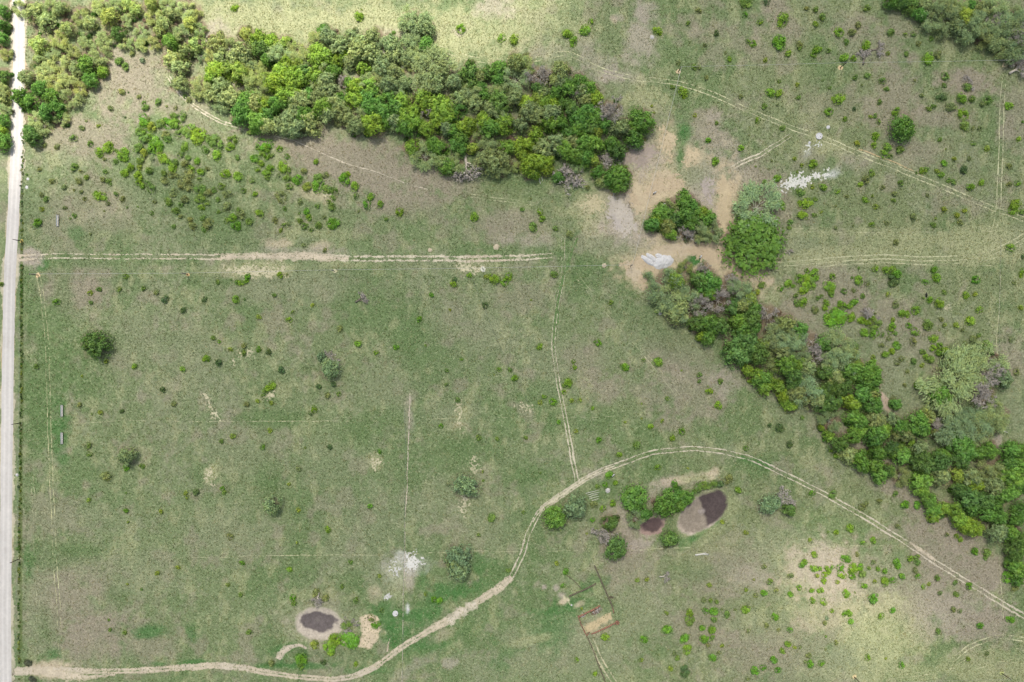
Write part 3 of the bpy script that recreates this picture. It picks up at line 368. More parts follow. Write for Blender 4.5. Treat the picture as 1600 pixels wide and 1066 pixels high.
def cover(x, y):
    """base colour (3) and amount of grass (1) of the ground at world points"""
    x = np.asarray(x, float); y = np.asarray(y, float)
    px = x / S + 800; py = 533 - y / S
    n1 = fbm(x, y, 70, 3, 21); n2 = fbm(x, y, 20, 4, 31); n3 = fbm(x, y, 6, 3, 41); n4 = fbm(x, y, 2.2, 2, 51)
    wob = (n2 - 0.5) * 1.1 + (n3 - 0.5) * 1.3 + (n4 - .5) * .9
    c = np.empty(x.shape + (3,)); c[:] = GREEN
    g = np.ones(x.shape)
    def over(w, col, gr):
        nonlocal c, g
        c = c * (1 - w[..., None]) + col * w[..., None]; g = g * (1 - w) + gr * w
    east = sst(820, 1150, px)
    over(0.7 * east * np.ones_like(x), OLIVE, 1.0)
    over(sst(0.44, 0.70, 0.4 * n1 + 0.5 * n2 + 0.45 * (n3 - .5) + .5 * (n4 - .5)) * 0.8, DRY, 0.8)
    over(sst(0.52, 0.66, fbm(x, y, 34, 4, 61) + .2 * (n3 - .5)) * 0.55, LUSH, 0.9)
    over(sst(0.54, 0.72, fbm(x * 1.0, y * .55, 5, 4, 71)) * 0.5, STRAW, 1.0)
    over(sst(0.56, 0.74, fbm(x, y, 10, 4, 75)) * 0.5, MAUVE, 0.6)
    for b in BLOBS.split():
        q = b.split(','); e = [float(v) for v in q[:5]]; k = q[5]; st = float(q[6])
        ex = max(e[2], e[3]) * 1.9
        mk = (np.abs(px - e[0]) < ex) & (np.abs(py - e[1]) < ex)
        if not mk.any(): continue
        r = ell(px[mk], py[mk], e) + wob[mk] * 0.9
        w = np.zeros_like(x); w[mk] = sst(1.4, 0.4, r) * st
        if k == 'g': over(w, D(112, 128, 88), 1.0)
        else: over(w, K[k], {'a': .1, 'p': .35, 't': .25, 'w': .3, 'm': .6, 'e': .6}.get(k, 1.0))
    # leaf litter under the woods
    w = np.zeros_like(x)
    for a, b, r, nn in zip(_tx, _ty, _tr, _nn):
        kk = 0.9 if nn >= 6 else 0.45
        mk = (np.abs(px - a) < r * 1.6) & (np.abs(py - b) < r * 1.6)
        if mk.any():
            d = np.hypot(px[mk] - a, py[mk] - b) / r + wob[mk] * 0.5
            w[mk] = np.maximum(w[mk], sst(1.35, 0.8, d) * kk)
    over(w, LITTER * 0.85, 0.25)
    # rough verge along the road
    d = np.abs(px - 33 - (py < 420) * (420 - py) * 0.012)
    over(sst(3.0, 1.0, d + wob * 2) * (py > 215) * 0.8, D(96, 112, 58), 0.8)
    far = np.maximum(np.abs(x) - 330, np.abs(y) - 225); over(sst(0, 60, far), GREEN * .6 + DRY * .4, .8)
    return c, g

# ground sheet: fine under the camera, coarse out to the horizon
def axis(half, step, far):
    a = np.arange(0, half + step, step); b = [a[-1]]; s = step
    while b[-1] < far: s *= 1.35; b.append(b[-1] + s)
    p = np.concatenate([a, b[1:]]); return np.concatenate([-p[:0:-1], p])
gx = axis(309, 0.9, 5200); gy = axis(207, 0.9, 5200)
GX, GY = np.meshgrid(gx, gy)
hh = height(GX, GY); cc, gg = cover(GX, GY)
nx, ny = len(gx), len(gy)
idx = np.arange(nx * ny).reshape(ny, nx)
fc = np.stack([idx[:-1, :-1], idx[:-1, 1:], idx[1:, 1:], idx[1:, :-1]], -1).reshape(-1, 4)
M_PASTURE = mat_ground()
ground = put('ground', mesh_np('ground', np.stack([GX, GY, hh], -1).reshape(-1, 3), fc, (M_PASTURE,),
             np.concatenate([cc.reshape(-1, 3), gg.reshape(-1, 1)], 1), smooth=True))
tag(ground, kind='structure')

# ------------------------------------------------------------------ sheets lying on the ground
M_SOIL = mat_soil('dry_soil'); M_GRAVEL = mat_soil('caliche_gravel', 0.06, 0.8, 0.15); M_SANDY = mat_soil('trampled_sand', 0.13, 1.2, 0.4)
M_MUD = mat_soil('pond_mud', 0.22, 1.4, 0.5); M_CHALK = mat_soil('white_caliche', 0.12, 1.2, 0.4)
def sheet(name, box, fn, mat, colfn, cell=0.4, dz=0.05, soft=None):
    """quads of a fine grid wherever fn(px, py, x, y) is positive: a patch with a worn, ragged edge"""
    x0, y1 = W(box[0], box[1]); x1, y0 = W(box[2], box[3])
    xs = np.arange(x0, x1, cell); ys = np.arange(y0, y1, cell)
    X, Y = np.meshgrid(xs, ys); PX = X / S + 800; PY = 533 - Y / S
    val = fn(PX, PY, X, Y); keep = val > 0
    q = keep[:-1, :-1] & keep[1:, :-1] & keep[:-1, 1:] & keep[1:, 1:]
    id_ = np.arange(X.size).reshape(X.shape)
    f = np.stack([id_[:-1, :-1], id_[:-1, 1:], id_[1:, 1:], id_[1:, :-1]], -1)[q]
    return finish_sheet(name, X, Y, f, mat, colfn(PX, PY, X, Y), dz, None if soft is None else .25 + .75 * sst(0, soft, val))
def finish_sheet(name, X, Y, f, mat, cols, dz, blend=None):
    used = np.unique(f); m = -np.ones(X.size, int); m[used] = np.arange(len(used))
    x = X.ravel()[used]; y = Y.ravel()[used]
    v = np.stack([x, y, height(x, y) + dz], -1); cols = cols.reshape(-1, 3)[used]
    if blend is not None:                    # thin cover of soil over the turf towards the edges
        w = blend.ravel()[used][:, None]; cols = cols * w + cover(x, y)[0] * (1 - w)
    o = put(name, mesh_np(name, v, m[f], (mat,), cols, smooth=True))
    return tag(o, kind='structure')
def catmull(pts, step=0.45):
    P = np.array([W(*p[:2]) + tuple(p[2:]) for p in pts], float)
    P = np.vstack([2 * P[0] - P[1], P, 2 * P[-1] - P[-2]]); out = []
    for i in range(1, len(P) - 2):
        n = max(2, int(np.linalg.norm(P[i + 1, :2] - P[i, :2]) / step))
        t = np.linspace(0, 1, n, endpoint=False)[:, None]
        a, b, c, d = P[i - 1], P[i], P[i + 1], P[i + 2]
        out.append(0.5 * ((2 * b) + (-a + c) * t + (2 * a - 5 * b + 4 * c - d) * t ** 2 + (-a + 3 * b - 3 * c + d) * t ** 3))
    return np.vstack(out + [P[-2:-1]])
def track(name, pts, ruts, col, mat=None, half=None, dz=0.05, rag=1.0, var=None, cell=0.33):
    """ruts: (offset px, half width px). pts: x, y, strength 0..1.5 (how bare the track is)"""
    c = catmull(pts)
    d = np.gradient(c[:, :2], axis=0); d /= np.linalg.norm(d, axis=1)[:, None]; nrm = np.stack([-d[:, 1], d[:, 0]], 1)
    hw = (half or max(abs(o) + w for o, w in ruts) + 2.5) * S; cell = min(cell, min(w for o, w in ruts) * S * .55)
    ts = np.arange(-hw, hw + cell, cell)
    X = c[:, 0:1] + nrm[:, 0:1] * ts; Y = c[:, 1:2] + nrm[:, 1:2] * ts
    st = c[:, 2:3] if c.shape[1] > 2 else np.ones((len(c), 1))
    st = np.where(st < 1, st * .72 + .28, st)
    st = st * (.72 + .5 * fbm(X[:, :1], Y[:, :1], 16, 2, 137))
    n1 = fbm(X, Y, 3.0, 3, 101); n2 = fbm(X, Y, 0.9, 2, 111); n3 = fbm(X, Y, 14, 2, 121)
    off = (fbm(X[:, :1], Y[:, :1], 9, 2, 131) - .5) * 2.0 * S
    m = np.full(X.shape, -9.0)
    for o, w in ruts:
        wv = w * S * (0.75 + 0.5 * n3) * np.clip(st, .6, 2)
        m = np.maximum(m, 1 - np.abs(ts[None, :] - o * S - off) / wv)
    keep = m + ((n1 - .5) * 1.2 + (n2 - .5) * 1.3) * rag - (1 - np.clip(st, 0, 1)) * 0.5 > 0.02
    q = keep[:-1, :-1] & keep[1:, :-1] & keep[:-1, 1:] & keep[1:, 1:]
    id_ = np.arange(X.size).reshape(X.shape)
    f = np.stack([id_[:-1, :-1], id_[1:, :-1], id_[1:, 1:], id_[:-1, 1:]], -1)[q]
    cols = np.array(col) * (0.9 + 0.25 * n1[..., None]) 
    if var is not None:
        w = sst(0.45, 0.62, n3 + .3 * (n1 - .5))[..., None]; cols = cols * (1 - w) + np.array(var) * w
    bl = np.clip((.45 + .75 * np.clip(m, 0, 1) + (n1 - .5) * .7) * (.65 + .35 * np.clip(st, 0, 1)), .25, 1) if mat is None else None
    return finish_sheet(name, X, Y, f, mat or M_SOIL, cols, dz, bl)

PALE = D(208, 198, 170); PALEP = D(204, 193, 168); SOILP = D(203, 189, 162); STRAWT = D(196, 194, 152)
# the white caliche road and its tan shoulders
ROAD = [(33, -60), (30, 0), (30, 60), (29.5, 120), (28, 170), (27, 213), (25, 270), (21.5, 330), (18, 380), (15, 426), (13, 500), (11, 600), (10.5, 700), (10, 852), (9, 960), (8.5, 1066), (8, 1130)]
track('road_shoulder', ROAD, [(-0.5, 12.6)], D(204, 182, 150), dz=0.05, rag=0.22, var=D(214, 202, 176), cell=0.45)
def road():
    c = catmull(ROAD); d = np.gradient(c[:, :2], axis=0); d /= np.linalg.norm(d, axis=1)[:, None]; nrm = np.stack([-d[:, 1], d[:, 0]], 1)
    ts = np.linspace(-9.2, 9.2, 25) * S
    e = (fbm(c[:, 0], c[:, 1], 5, 3, 141) - .5)[:, None] * 0.5
    X = c[:, 0:1] + nrm[:, 0:1] * (ts * (1 + e * 0.25)); Y = c[:, 1:2] + nrm[:, 1:2] * (ts * (1 + e * .25))
    id_ = np.arange(X.size).reshape(X.shape); f = np.stack([id_[:-1, :-1], id_[1:, :-1], id_[1:, 1:], id_[:-1, 1:]], -1).reshape(-1, 4)
    u = np.abs(ts / S)[None, :] + np.zeros_like(X)
    wear = np.exp(-((u - 3.6) / 1.6) ** 2)
    cols = D(220, 214, 203) * (0.86 + 0.13 * wear + 0.16 * (fbm(X, Y * .25, 4, 3, 151) - .5) + .10 * (fbm(X, Y, 1.2, 2, 153) - .5))[..., None]
    hh = height(X, Y) + 0.09 + 0.12 * (1 - (u / 9.2) ** 2)
    o = put('gravel_road', mesh_np('gravel_road', np.stack([X, Y, hh], -1).reshape(-1, 3), f, (M_GRAVEL,), cols.reshape(-1, 3), smooth=True))
    tag(o, kind='structure')
road()

# two-track paths worn through the grass
track('dirt_track', [(28, 403, 1), (60, 401, .8), (100, 400, .5), (170, 401, .45), (260, 401, .6), (330, 401, .9), (400, 401, 1.2), (470, 400, 1.35), (530, 403, 1.1), (600, 404, .95), (660, 404, 1.0), (720, 405, .95), (780, 404, .8), (830, 402, .8), (862, 399, .5)],
      [(-3.3, 2.7), (3.2, 2.7)], PALE, var=SOILP, rag=1.25)
track('dirt_track', [(345, 402, .8), (400, 401, 1), (470, 400, 1.2), (500, 402, .9), (545, 404, .5)], [(0, 6.5)], SOILP, rag=.8, dz=0.06)
track('dirt_track', [(18, 1050, 1.3), (60, 1048, 1.5), (100, 1049, 1.3), (160, 1049, 1.0), (250, 1046, 1.0), (320, 1041, 1.1), (370, 1043, 1.1), (420, 1052, 1.0), (470, 1058, 1.0), (520, 1061, 1.0), (555, 1056, 1.0), (585, 1042, 1.0), (615, 1020, 1.0), (650, 998, 1.1), (690, 974, 1.5), (720, 957, 1.6), (750, 938, 1.3), (780, 918, 1.3), (800, 903, 1.0)],
      [(-2.3, 3.4), (2.4, 3.5)], SOILP, var=D(206, 193, 168), rag=.6)
track('dirt_track', [(50, 1046, 1), (90, 1054, 1.1), (140, 1058, .7), (180, 1053, .5)], [(0, 8)], SOILP, rag=.7, dz=0.06)
track('dirt_track', [(700, 972, 1.1), (725, 955, 1.2), (745, 945, .9)], [(1, 9)], D(206, 194, 170), rag=.7, dz=0.065)
track('dirt_track', [(798, 905, .8), (815, 868, 1), (828, 828, .85), (838, 808, 1), (850, 793, 1.05), (872, 778, 1.15), (900, 758, 1.1), (920, 746, 1.0), (945, 734, 1.0), (980, 721, 1.0), (1020, 708, .95), (1055, 703, .95), (1090, 701, .85), (1125, 705, .85), (1150, 711, .8), (1180, 719, .65), (1205, 731, .8), (1240, 748, .95), (1290, 773, 1.0), (1340, 801, 1.0), (1400, 838, 1.05), (1430, 857, 1.15), (1470, 884, 1.05), (1520, 915, 1.0), (1570, 945, 1.0), (1620, 975, 1)],
      [(-3.2, 1.6), (3.2, 1.7)], PALE, var=PALEP, rag=.8)
track('dirt_track', [(832, 815, .5), (850, 793, .8), (872, 778, .95), (900, 758, .95), (925, 743, .7), (960, 728, .4)], [(0, 3.2)], PALE, rag=1.0, dz=.055)
track('dirt_track', [(1420, 850, .5), (1440, 864, 1), (1460, 878, .5)], [(3, 5)], SOILP, rag=.6, dz=.06)
track('dirt_track', [(880, 372, .3), (879, 430, .4), (872, 470, .4), (866, 510, .6), (865, 545, .8), (869, 580, .9), (876, 615, .95), (884, 655, 1.0), (890, 690, 1.2), (895, 722, 1.2), (899, 742, .9), (901, 758, .5)],
      [(-2.4, 1.3), (2.6, 1.4)], PALE, rag=.55)
track('grassy_track', [(902, 372, .4), (880, 430, .9), (872, 470, 1), (867, 520, .8), (866, 545, .3)], [(0, 4.2)], LUSH * 1.05, mat=M_PASTURE, rag=.8, dz=.045)
track('dirt_track', [(655, 62, .4), (700, 80, .55), (760, 95, .4), (840, 92, .3), (890, 85, .5), (935, 108, .5), (990, 122, .45), (1060, 130, .5), (1110, 146, .6), (1170, 172, .6), (1230, 197, .6), (1300, 222, .7), (1350, 243, .75), (1400, 262, .75), (1450, 283, .8), (1500, 304, .75), (1550, 325, .65), (1600, 342, .6)],
      [(-3.4, 2.0), (3.2, 2.0)], STRAWT, rag=.9)
track('dirt_track', [(1340, 237, .6), (1390, 256, .8), (1440, 277, .6)], [(4.5, 2)], D(202, 178, 134), rag=.8, dz=.06)
track('dirt_track', [(1572, 112, .3), (1568, 140, .8), (1566, 180, .9), (1564, 230, .9), (1562, 280, .8), (1560, 320, .7), (1556, 350, .6), (1550, 362, .4)], [(-3.1, 1.1), (3.3, 1.1)], STRAWT * 1.05, rag=.5)
track('dirt_track', [(1142, 264, .9), (1160, 254, .9), (1185, 243, .8), (1210, 228, .7), (1235, 211, .5)], [(-2.5, 1.5), (2.5, 1.5)], PALE, rag=.6)
track('dirt_track', [(1200, 415, .6), (1280, 408, .6), (1360, 402, .7), (1450, 404, .65), (1530, 400, .65), (1565, 388, .7), (1610, 362, .8)], [(-3.5, 1.5), (3, 1.6), (-9, 1.0)], STRAWT, rag=1.0)
track('dirt_track', [(1240, 362, .5), (1340, 363, .45), (1440, 363, .5), (1550, 362, .5)], [(0, 1.0), (5, .8)], STRAWT, rag=1.0)
track('dirt_track', [(1230, 424, .3), (1340, 413, .5), (1450, 414, .6), (1550, 415, .6)], [(0, 1.0)], STRAWT, rag=1.0)
track('dirt_track', [(1562, 380, .5), (1562, 450, .6), (1559, 500, .8), (1556, 540, .8), (1563, 575, .6), (1568, 600, .3)], [(0, 1.3)], STRAWT, rag=.7)
track('dirt_track', [(641, 615, .6), (641, 650, 1.0), (639, 700, .9), (637, 760, .8), (634, 830, .6), (633, 880, 1.0), (631, 930, .7), (630, 1000, .5), (629, 1075, .6)], [(-1.0, 1.4)], D(204, 190, 168), rag=.6)
track('dirt_track', [(60, 430, .3), (66, 470, .7), (72, 530, .7), (74, 590, .5), (76, 650, .5), (79, 720, .7), (82, 780, .75), (85, 840, .5), (88, 900, .7), (92, 950, .5), (96, 1040, .3)], [(-2.6, 1.4), (2.6, 1.4)], D(194, 192, 146), rag=.7)
track('dirt_track', [(50, 745, .6), (53, 780, .6), (56, 860, .2), (60, 940, .5), (58, 1000, .4)], [(-2, .8), (2, .8)], STRAWT, rag=.8)
track('dirt_track', [(430, 212, .9), (460, 220, .8), (495, 236, .9), (540, 255, .9), (590, 270, .7), (640, 289, .6), (690, 300, .4)], [(0, 1.3)], PALEP, rag=.6)
track('dirt_track', [(262, 118, .6), (285, 150, .9), (310, 170, .9), (345, 190, .8), (380, 200, .5)], [(-2, 2.2), (2, 1.8)], PALEP, rag=.9)
track('dirt_track', [(735, 306, .5), (770, 311, .6), (810, 316, .5), (835, 320, .3)], [(-2, .9), (2.4, .9)], STRAWT, rag=.8)
track('dirt_track', [(898, 428, .5), (930, 465, .5), (965, 505, .5), (1000, 545, .45), (1030, 580, .4), (1060, 620, .3)], [(-3, 1), (2.5, 1)], STRAWT, rag=.9)
track('dirt_track', [(85, 663, .4), (140, 661, .5), (200, 657, .6), (280, 659, .55), (340, 659, .6), (430, 658, .75), (520, 658, .65), (600, 658, .4)], [(0, 1.0)], STRAWT, rag=.8)
track('dirt_track', [(660, 655, .4), (780, 652, .35), (900, 652, .45), (960, 651, .3)], [(0, .9)], STRAWT, rag=.8)
track('dirt_track', [(100, 872, .3), (220, 870, .35), (330, 871, .5), (430, 868, .6), (520, 867, .65), (610, 867, .6), (680, 863, .6), (740, 861, .6), (810, 862, .5)], [(0, 1.0)], STRAWT, rag=.8)
track('dirt_track', [(840, 862, .5), (900, 861, .5), (985, 860, .4), (1060, 856, .8), (1090, 855, .6), (1180, 857, .4), (1300, 854, .4), (1420, 852, .4), (1560, 850, .4)], [(0, 1.0)], STRAWT, rag=.8)
track('dirt_track', [(1455, 1052, .4), (1490, 1030, .6), (1520, 1008, .65), (1560, 996, .6), (1610, 1000, .6)], [(-3, 1.8), (3, 1.8)], STRAWT, rag=.9)
track('dirt_track', [(1440, 1062, .5), (1480, 1048, .6), (1530, 1020, .6), (1570, 1010, .5), (1612, 1022, .5)], [(0, 1.6)], STRAWT, rag=.9)
track('dirt_track', [(1400, 1058, .4), (1450, 1052, .5), (1540, 1040, .5), (1612, 1030, .5)], [(-2, 1.3), (3, 1.3)], STRAWT, rag=.9)
track('dirt_track', [(1540, 1040, .4), (1560, 1015, .5), (1568, 990, .4), (1566, 950, .5), (1563, 900, .5), (1562, 862, .4)], [(0, 1.4)], STRAWT, rag=.9)
track('dirt_track', [(922, 998, .8), (932, 1020, .8), (942, 1040, .8), (955, 1060, .7), (966, 1080, .7)], [(-3, 2.2), (4, 2.2)], D(190, 184, 148), rag=.7)
track('dirt_track', [(752, 432, .4), (765, 470, .4), (776, 510, .3), (790, 560, .3), (806, 625, .5)], [(0, .9)], STRAWT, rag=.8)
track('dirt_track', [(435, 1030, 1.2), (440, 1020, 1.3), (452, 1012, 1.1), (468, 1007, .7), (480, 1012, .6)], [(0, 5)], D(204, 190, 166), rag=.5)
track('dirt_track', [(605, 1018, .9), (607, 1008, .6), (610, 998, .4)], [(0, 3)], D(196, 180, 156), rag=.7)

# bare trampled yard beside the wood, in its several lobes
def poly_d(px, py, pts):
    """signed distance in px, positive inside"""
    P = np.array(pts, float); n = len(P); d = np.full(px.shape, 1e9); ins = np.zeros(px.shape, bool)
    for i in range(n):
        a = P[i]; b = P[(i + 1) % n]; e = b - a
        t = np.clip(((px - a[0]) * e[0] + (py - a[1]) * e[1]) / (e @ e), 0, 1)
        d = np.minimum(d, np.hypot(px - a[0] - t * e[0], py - a[1] - t * e[1]))
        c = ((a[1] > py) != (b[1] > py)) & (px < (b[0] - a[0]) * (py - a[1]) / (b[1] - a[1] + 1e-12) + a[0])
        ins ^= c
    return np.where(ins, d, -d)
def patch(name, pts, col, mat, rag=7, fine=4, var=None, cell=0.36, dz=.05, thr=0.0, soft=4.5):
    P = np.array(pts); box = (P[:, 0].min() - 8, P[:, 1].min() - 8, P[:, 0].max() + 8, P[:, 1].max() + 8)
    def fn(px, py, x, y):
        return poly_d(px, py, pts) + (fbm(x, y, 4, 3, 201) - .5) * rag * 2 + (fbm(x, y, 0.9, 2, 211) - .5) * fine * 2 - thr
    def cf(px, py, x, y):
        n = fbm(x, y, 5, 3, 221)[..., None]; c = np.array(col) * (0.88 + 0.24 * n)
        if var is not None:
            w = sst(0.45, 0.6, fbm(x, y, 9, 3, 231))[..., None]; c = c * (1 - w) + np.array(var) * w
        return c
    return sheet(name, box, fn, mat, cf, cell, dz, soft)
SANDC = D(203, 186, 152); SANDO = D(198, 179, 146)
patch('bare_sand', [(1031, 201), (1043, 196), (1056, 212), (1054, 248), (1046, 258), (1038, 240), (1026, 232)], D(202, 184, 148), M_SANDY, 7, 12)
patch('bare_sand', [(1074, 228), (1088, 234), (1100, 238), (1092, 250), (1080, 258), (1070, 262), (1068, 246)], D(202, 184, 148), M_SANDY, 7, 12)
patch('bare_sand', [(979, 292), (992, 284), (1005, 292), (1016, 284), (1014, 272), (1034, 264), (1046, 262), (1058, 272), (1070, 284), (1070, 294), (1052, 306), (1038, 312), (1022, 320), (1008, 336), (994, 336), (986, 322), (976, 306)], SANDC, M_SANDY, 6, 9, var=SANDO)
patch('bare_soil', [(948, 306), (968, 308), (984, 322), (992, 344), (998, 360), (984, 372), (966, 370), (956, 352), (946, 334)], D(190, 180, 166), M_SANDY, 7, 11, var=D(196, 186, 168))
patch('bare_sand', [(966, 412), (990, 402), (1006, 392), (1026, 385), (1050, 378), (1080, 375), (1100, 379), (1122, 374), (1134, 388), (1142, 402), (1154, 416), (1176, 424), (1190, 432), (1196, 440), (1176, 440), (1150, 430), (1128, 416), (1100, 412), (1076, 402), (1050, 404), (1050, 420), (1032, 424), (1024, 436), (1022, 456), (1034, 476), (1020, 470), (1004, 454), (984, 436)], SANDO, M_SANDY, 4, 8, var=D(200, 184, 154))
patch('bare_sand', [(1128, 268), (1138, 276), (1143, 300), (1143, 320), (1147, 340), (1136, 362), (1130, 380), (1122, 374), (1122, 350), (1118, 326), (1118, 300)], D(200, 182, 146), M_SANDY, 6, 9)
patch('bare_soil', [(1094, 280), (1112, 272), (1118, 300), (1118, 326), (1104, 322), (1094, 300)], D(182, 170, 156), M_SANDY, 8, 12)
patch('bare_soil', [(966, 232), (990, 224), (1020, 226), (1028, 240), (1012, 262), (990, 264), (974, 258)], D(172, 158, 142), M_SANDY, 8, 10)
patch('bare_soil', [(898, 318), (918, 306), (940, 304), (950, 318), (940, 340), (924, 332), (906, 330)], D(198, 187, 148), M_SANDY, 8, 14, thr=1)
patch('bare_soil', [(562, 962), (574, 956), (590, 960), (596, 976), (592, 1000), (580, 1014), (556, 1012), (556, 1004), (564, 992)], D(216, 198, 166), M_SANDY, 2.5, 2.5)
patch('bare_soil', [(906, 978), (946, 958), (956, 952), (960, 968), (920, 992), (914, 990)], D(196, 178, 138), M_SANDY, 2.5, 3, thr=1)
patch('bare_soil', [(1376, 612), (1388, 618), (1394, 640), (1388, 648), (1378, 640)], D(196, 174, 150), M_SANDY, 3, 3)
# ragged bare scars in the pasture
SCAR = D(204, 196, 160)
for pts in ([(310, 612), (320, 606), (328, 626), (338, 640), (352, 656), (344, 664), (330, 652), (318, 634)], [(358, 572), (362, 556), (374, 544), (384, 550), (394, 540), (396, 556), (386, 560), (372, 560), (364, 580)],
            [(802, 634), (816, 626), (836, 634), (832, 646), (814, 644)], [(728, 722), (740, 714), (756, 722), (750, 738), (734, 740)], [(414, 610), (424, 604), (434, 614), (424, 626), (412, 622)], [(714, 780), (728, 768), (736, 790), (726, 812), (716, 800)],
            [(712, 630), (722, 622), (728, 648), (722, 676), (712, 668)], [(322, 730), (332, 722), (340, 746), (334, 764), (322, 752)], [(576, 712), (590, 702), (598, 722), (588, 736), (576, 732)], [(346, 414), (390, 410), (450, 414), (448, 436), (400, 438), (352, 430)],
            [(706, 412), (740, 408), (760, 414), (752, 432), (716, 432)], [(476, 290), (500, 292), (532, 306), (524, 314), (496, 308)], [(880, 940), (872, 930), (886, 932), (892, 944)], [(1470, 482), (1486, 474), (1490, 486)]):
    patch('bare_soil', pts, SCAR, M_SOIL, 6, 14, thr=2.0, soft=9)
# chalky white patches
patch('white_caliche_patch', [(1219, 286), (1232, 277), (1262, 270), (1280, 270), (1294, 268), (1300, 270), (1290, 275), (1272, 281), (1256, 292), (1238, 296), (1224, 300)], D(222, 219, 204), M_CHALK, 2.5, 13, thr=-1.2, soft=2)
patch('white_caliche_patch', [(634, 866), (650, 864), (656, 872), (664, 876), (656, 886), (642, 892), (634, 896), (632, 880)], D(222, 219, 206), M_CHALK, 3, 12, thr=-.5, soft=2)
patch('white_caliche_patch', [(606, 876), (622, 872), (628, 892), (626, 904), (612, 900), (604, 886)], D(214, 212, 200), M_CHALK, 5, 18, thr=5)
patch('white_caliche_patch', [(596, 932), (606, 926), (616, 930), (606, 938), (600, 938)], D(204, 202, 192), M_CHALK, 2, 5, soft=3)
patch('white_caliche_patch', [(1250, 232), (1262, 226), (1270, 222), (1288, 224), (1286, 230), (1268, 234), (1256, 246)], D(222, 222, 206), M_CHALK, 3, 16, thr=4)

# ------------------------------------------------------------------ the three drying stock ponds
def pond(name, e, colfn, lim=1.0, rag=.16):
    ex = max(e[2], e[3]) * 1.4
    def fn(px, py, x, y): return lim - ell(px, py, e) - (fbm(x, y, 5, 3, 301) - .5) * rag * 2 - (fbm(x, y, 1, 2, 305) - .5) * rag
    return sheet(name, (e[0] - ex, e[1] - ex, e[0] + ex, e[1] + ex), fn, M_MUD, colfn, 0.3, .06, soft=.16)
def lerp3(a, b, w): return a * (1 - w[..., None]) + b * w[..., None]
def c_round(px, py, x, y):
    r = ell(px, py, (498, 971, 27, 15, 6)); n = fbm(x, y, 4, 3, 311)
    c = lerp3(D(194, 182, 162) * np.ones(px.shape + (1,)), D(112, 103, 98), sst(1.15, .90, r + (n - .5) * .55))
    c = lerp3(c, D(120, 112, 104), sst(.6, .1, ell(px, py, (495, 970, 14, 7, 0)) + (n - .5)) * .8)
    return c * (0.78 + .44 * fbm(x, y, 1.2, 3, 312))[..., None]
def c_long(px, py, x, y):
    n = fbm(x, y, 6, 3, 321); a = math.radians(-37)
    u = ((px - 1098) * math.cos(a) + (py - 801) * math.sin(a)) / 49
    c = lerp3(D(152, 140, 122) * np.ones(px.shape + (1,)), D(90, 79, 75), sst(-.02, .12, ((px - 1098) * .93 + (py - 801) * -.36) / 40 + (n - .5) * .25))
    r = ell(px, py, POND_LONG)
    rim = sst(.78, .98, r + (n - .5) * .2) * sst(.55, .0, u)
    c = lerp3(c, D(206, 190, 170), rim * .8)
    c = lerp3(c, D(172, 160, 150), sst(1.0, .3, ell(px, py, (1097, 800, 8, 7, -30)) + (n - .5) * .3) * .6)
    return c * (0.74 + .52 * fbm(x, y, 1.3, 3, 312))[..., None]
def c_small(px, py, x, y):
    n = fbm(x, y, 4, 3, 331)
    c = lerp3(D(98, 82, 78) * np.ones(px.shape + (1,)), D(166, 142, 128), sst(.7, 1.0, ell(px, py, (1020, 820, 22, 13, -22)) + (n - .5) * .6) )
    return c * (0.85 + .3 * fbm(x, y, 1.5, 2, 312))[..., None]
pond('pond_bed', POND_ROUND, c_round, 1.0, .07)
pond('pond_bed', POND_LONG, c_long, .98, .09)
pond('pond_bed', POND_SMALL, c_small, 1.0, .3)
# ------------------------------------------------------------------ foliage builders
M_LEAF = mat_leaf('foliage', 'object'); M_LEAFV = mat_leaf('foliage_scattered', 'col')
M_BARK = mat_plain('bark', D(120, 106, 92), .9, .3, 3.0); M_PALEBARK = mat_plain('pale_bark', D(176, 174, 150), .9, .25, 3.0)
M_DEAD = mat_plain('weathered_wood', D(206, 196, 176), .9, .25, 3.0); M_TWIG = mat_plain('twigs', D(204, 194, 178), .9, .25, 2.0)

def quads(cen, nrm, size, rng, stretch=None):
    """leaf clumps: one four-cornered, bent leaf spray per centre"""
    n = len(cen)
    nrm = nrm / (np.linalg.norm(nrm, axis=1)[:, None] + 1e-9)
    if stretch is None: ref = rng.normal(size=(n, 3))
    else: ref = stretch
    a = ref - nrm * np.sum(ref * nrm, 1)[:, None]; a /= np.linalg.norm(a, axis=1)[:, None] + 1e-9
    b = np.cross(nrm, a)
    la = size * (1.0 if stretch is None else 1.9); lb = size * (rng.uniform(.6, 1.0, n) if stretch is None else .5)
    j = rng.uniform(.65, 1.25, (n, 4, 1))
    v = np.stack([cen + a * la[:, None] * j[:, 0], cen + b * lb[:, None] * j[:, 1], cen - a * la[:, None] * j[:, 2], cen - b * lb[:, None] * j[:, 3]], 1)
    v[:, 0] -= nrm * (size * .35)[:, None]; v[:, 2] -= nrm * (size * .35)[:, None]
    f = np.arange(n * 4).reshape(n, 4)
    return v.reshape(-1, 3), f

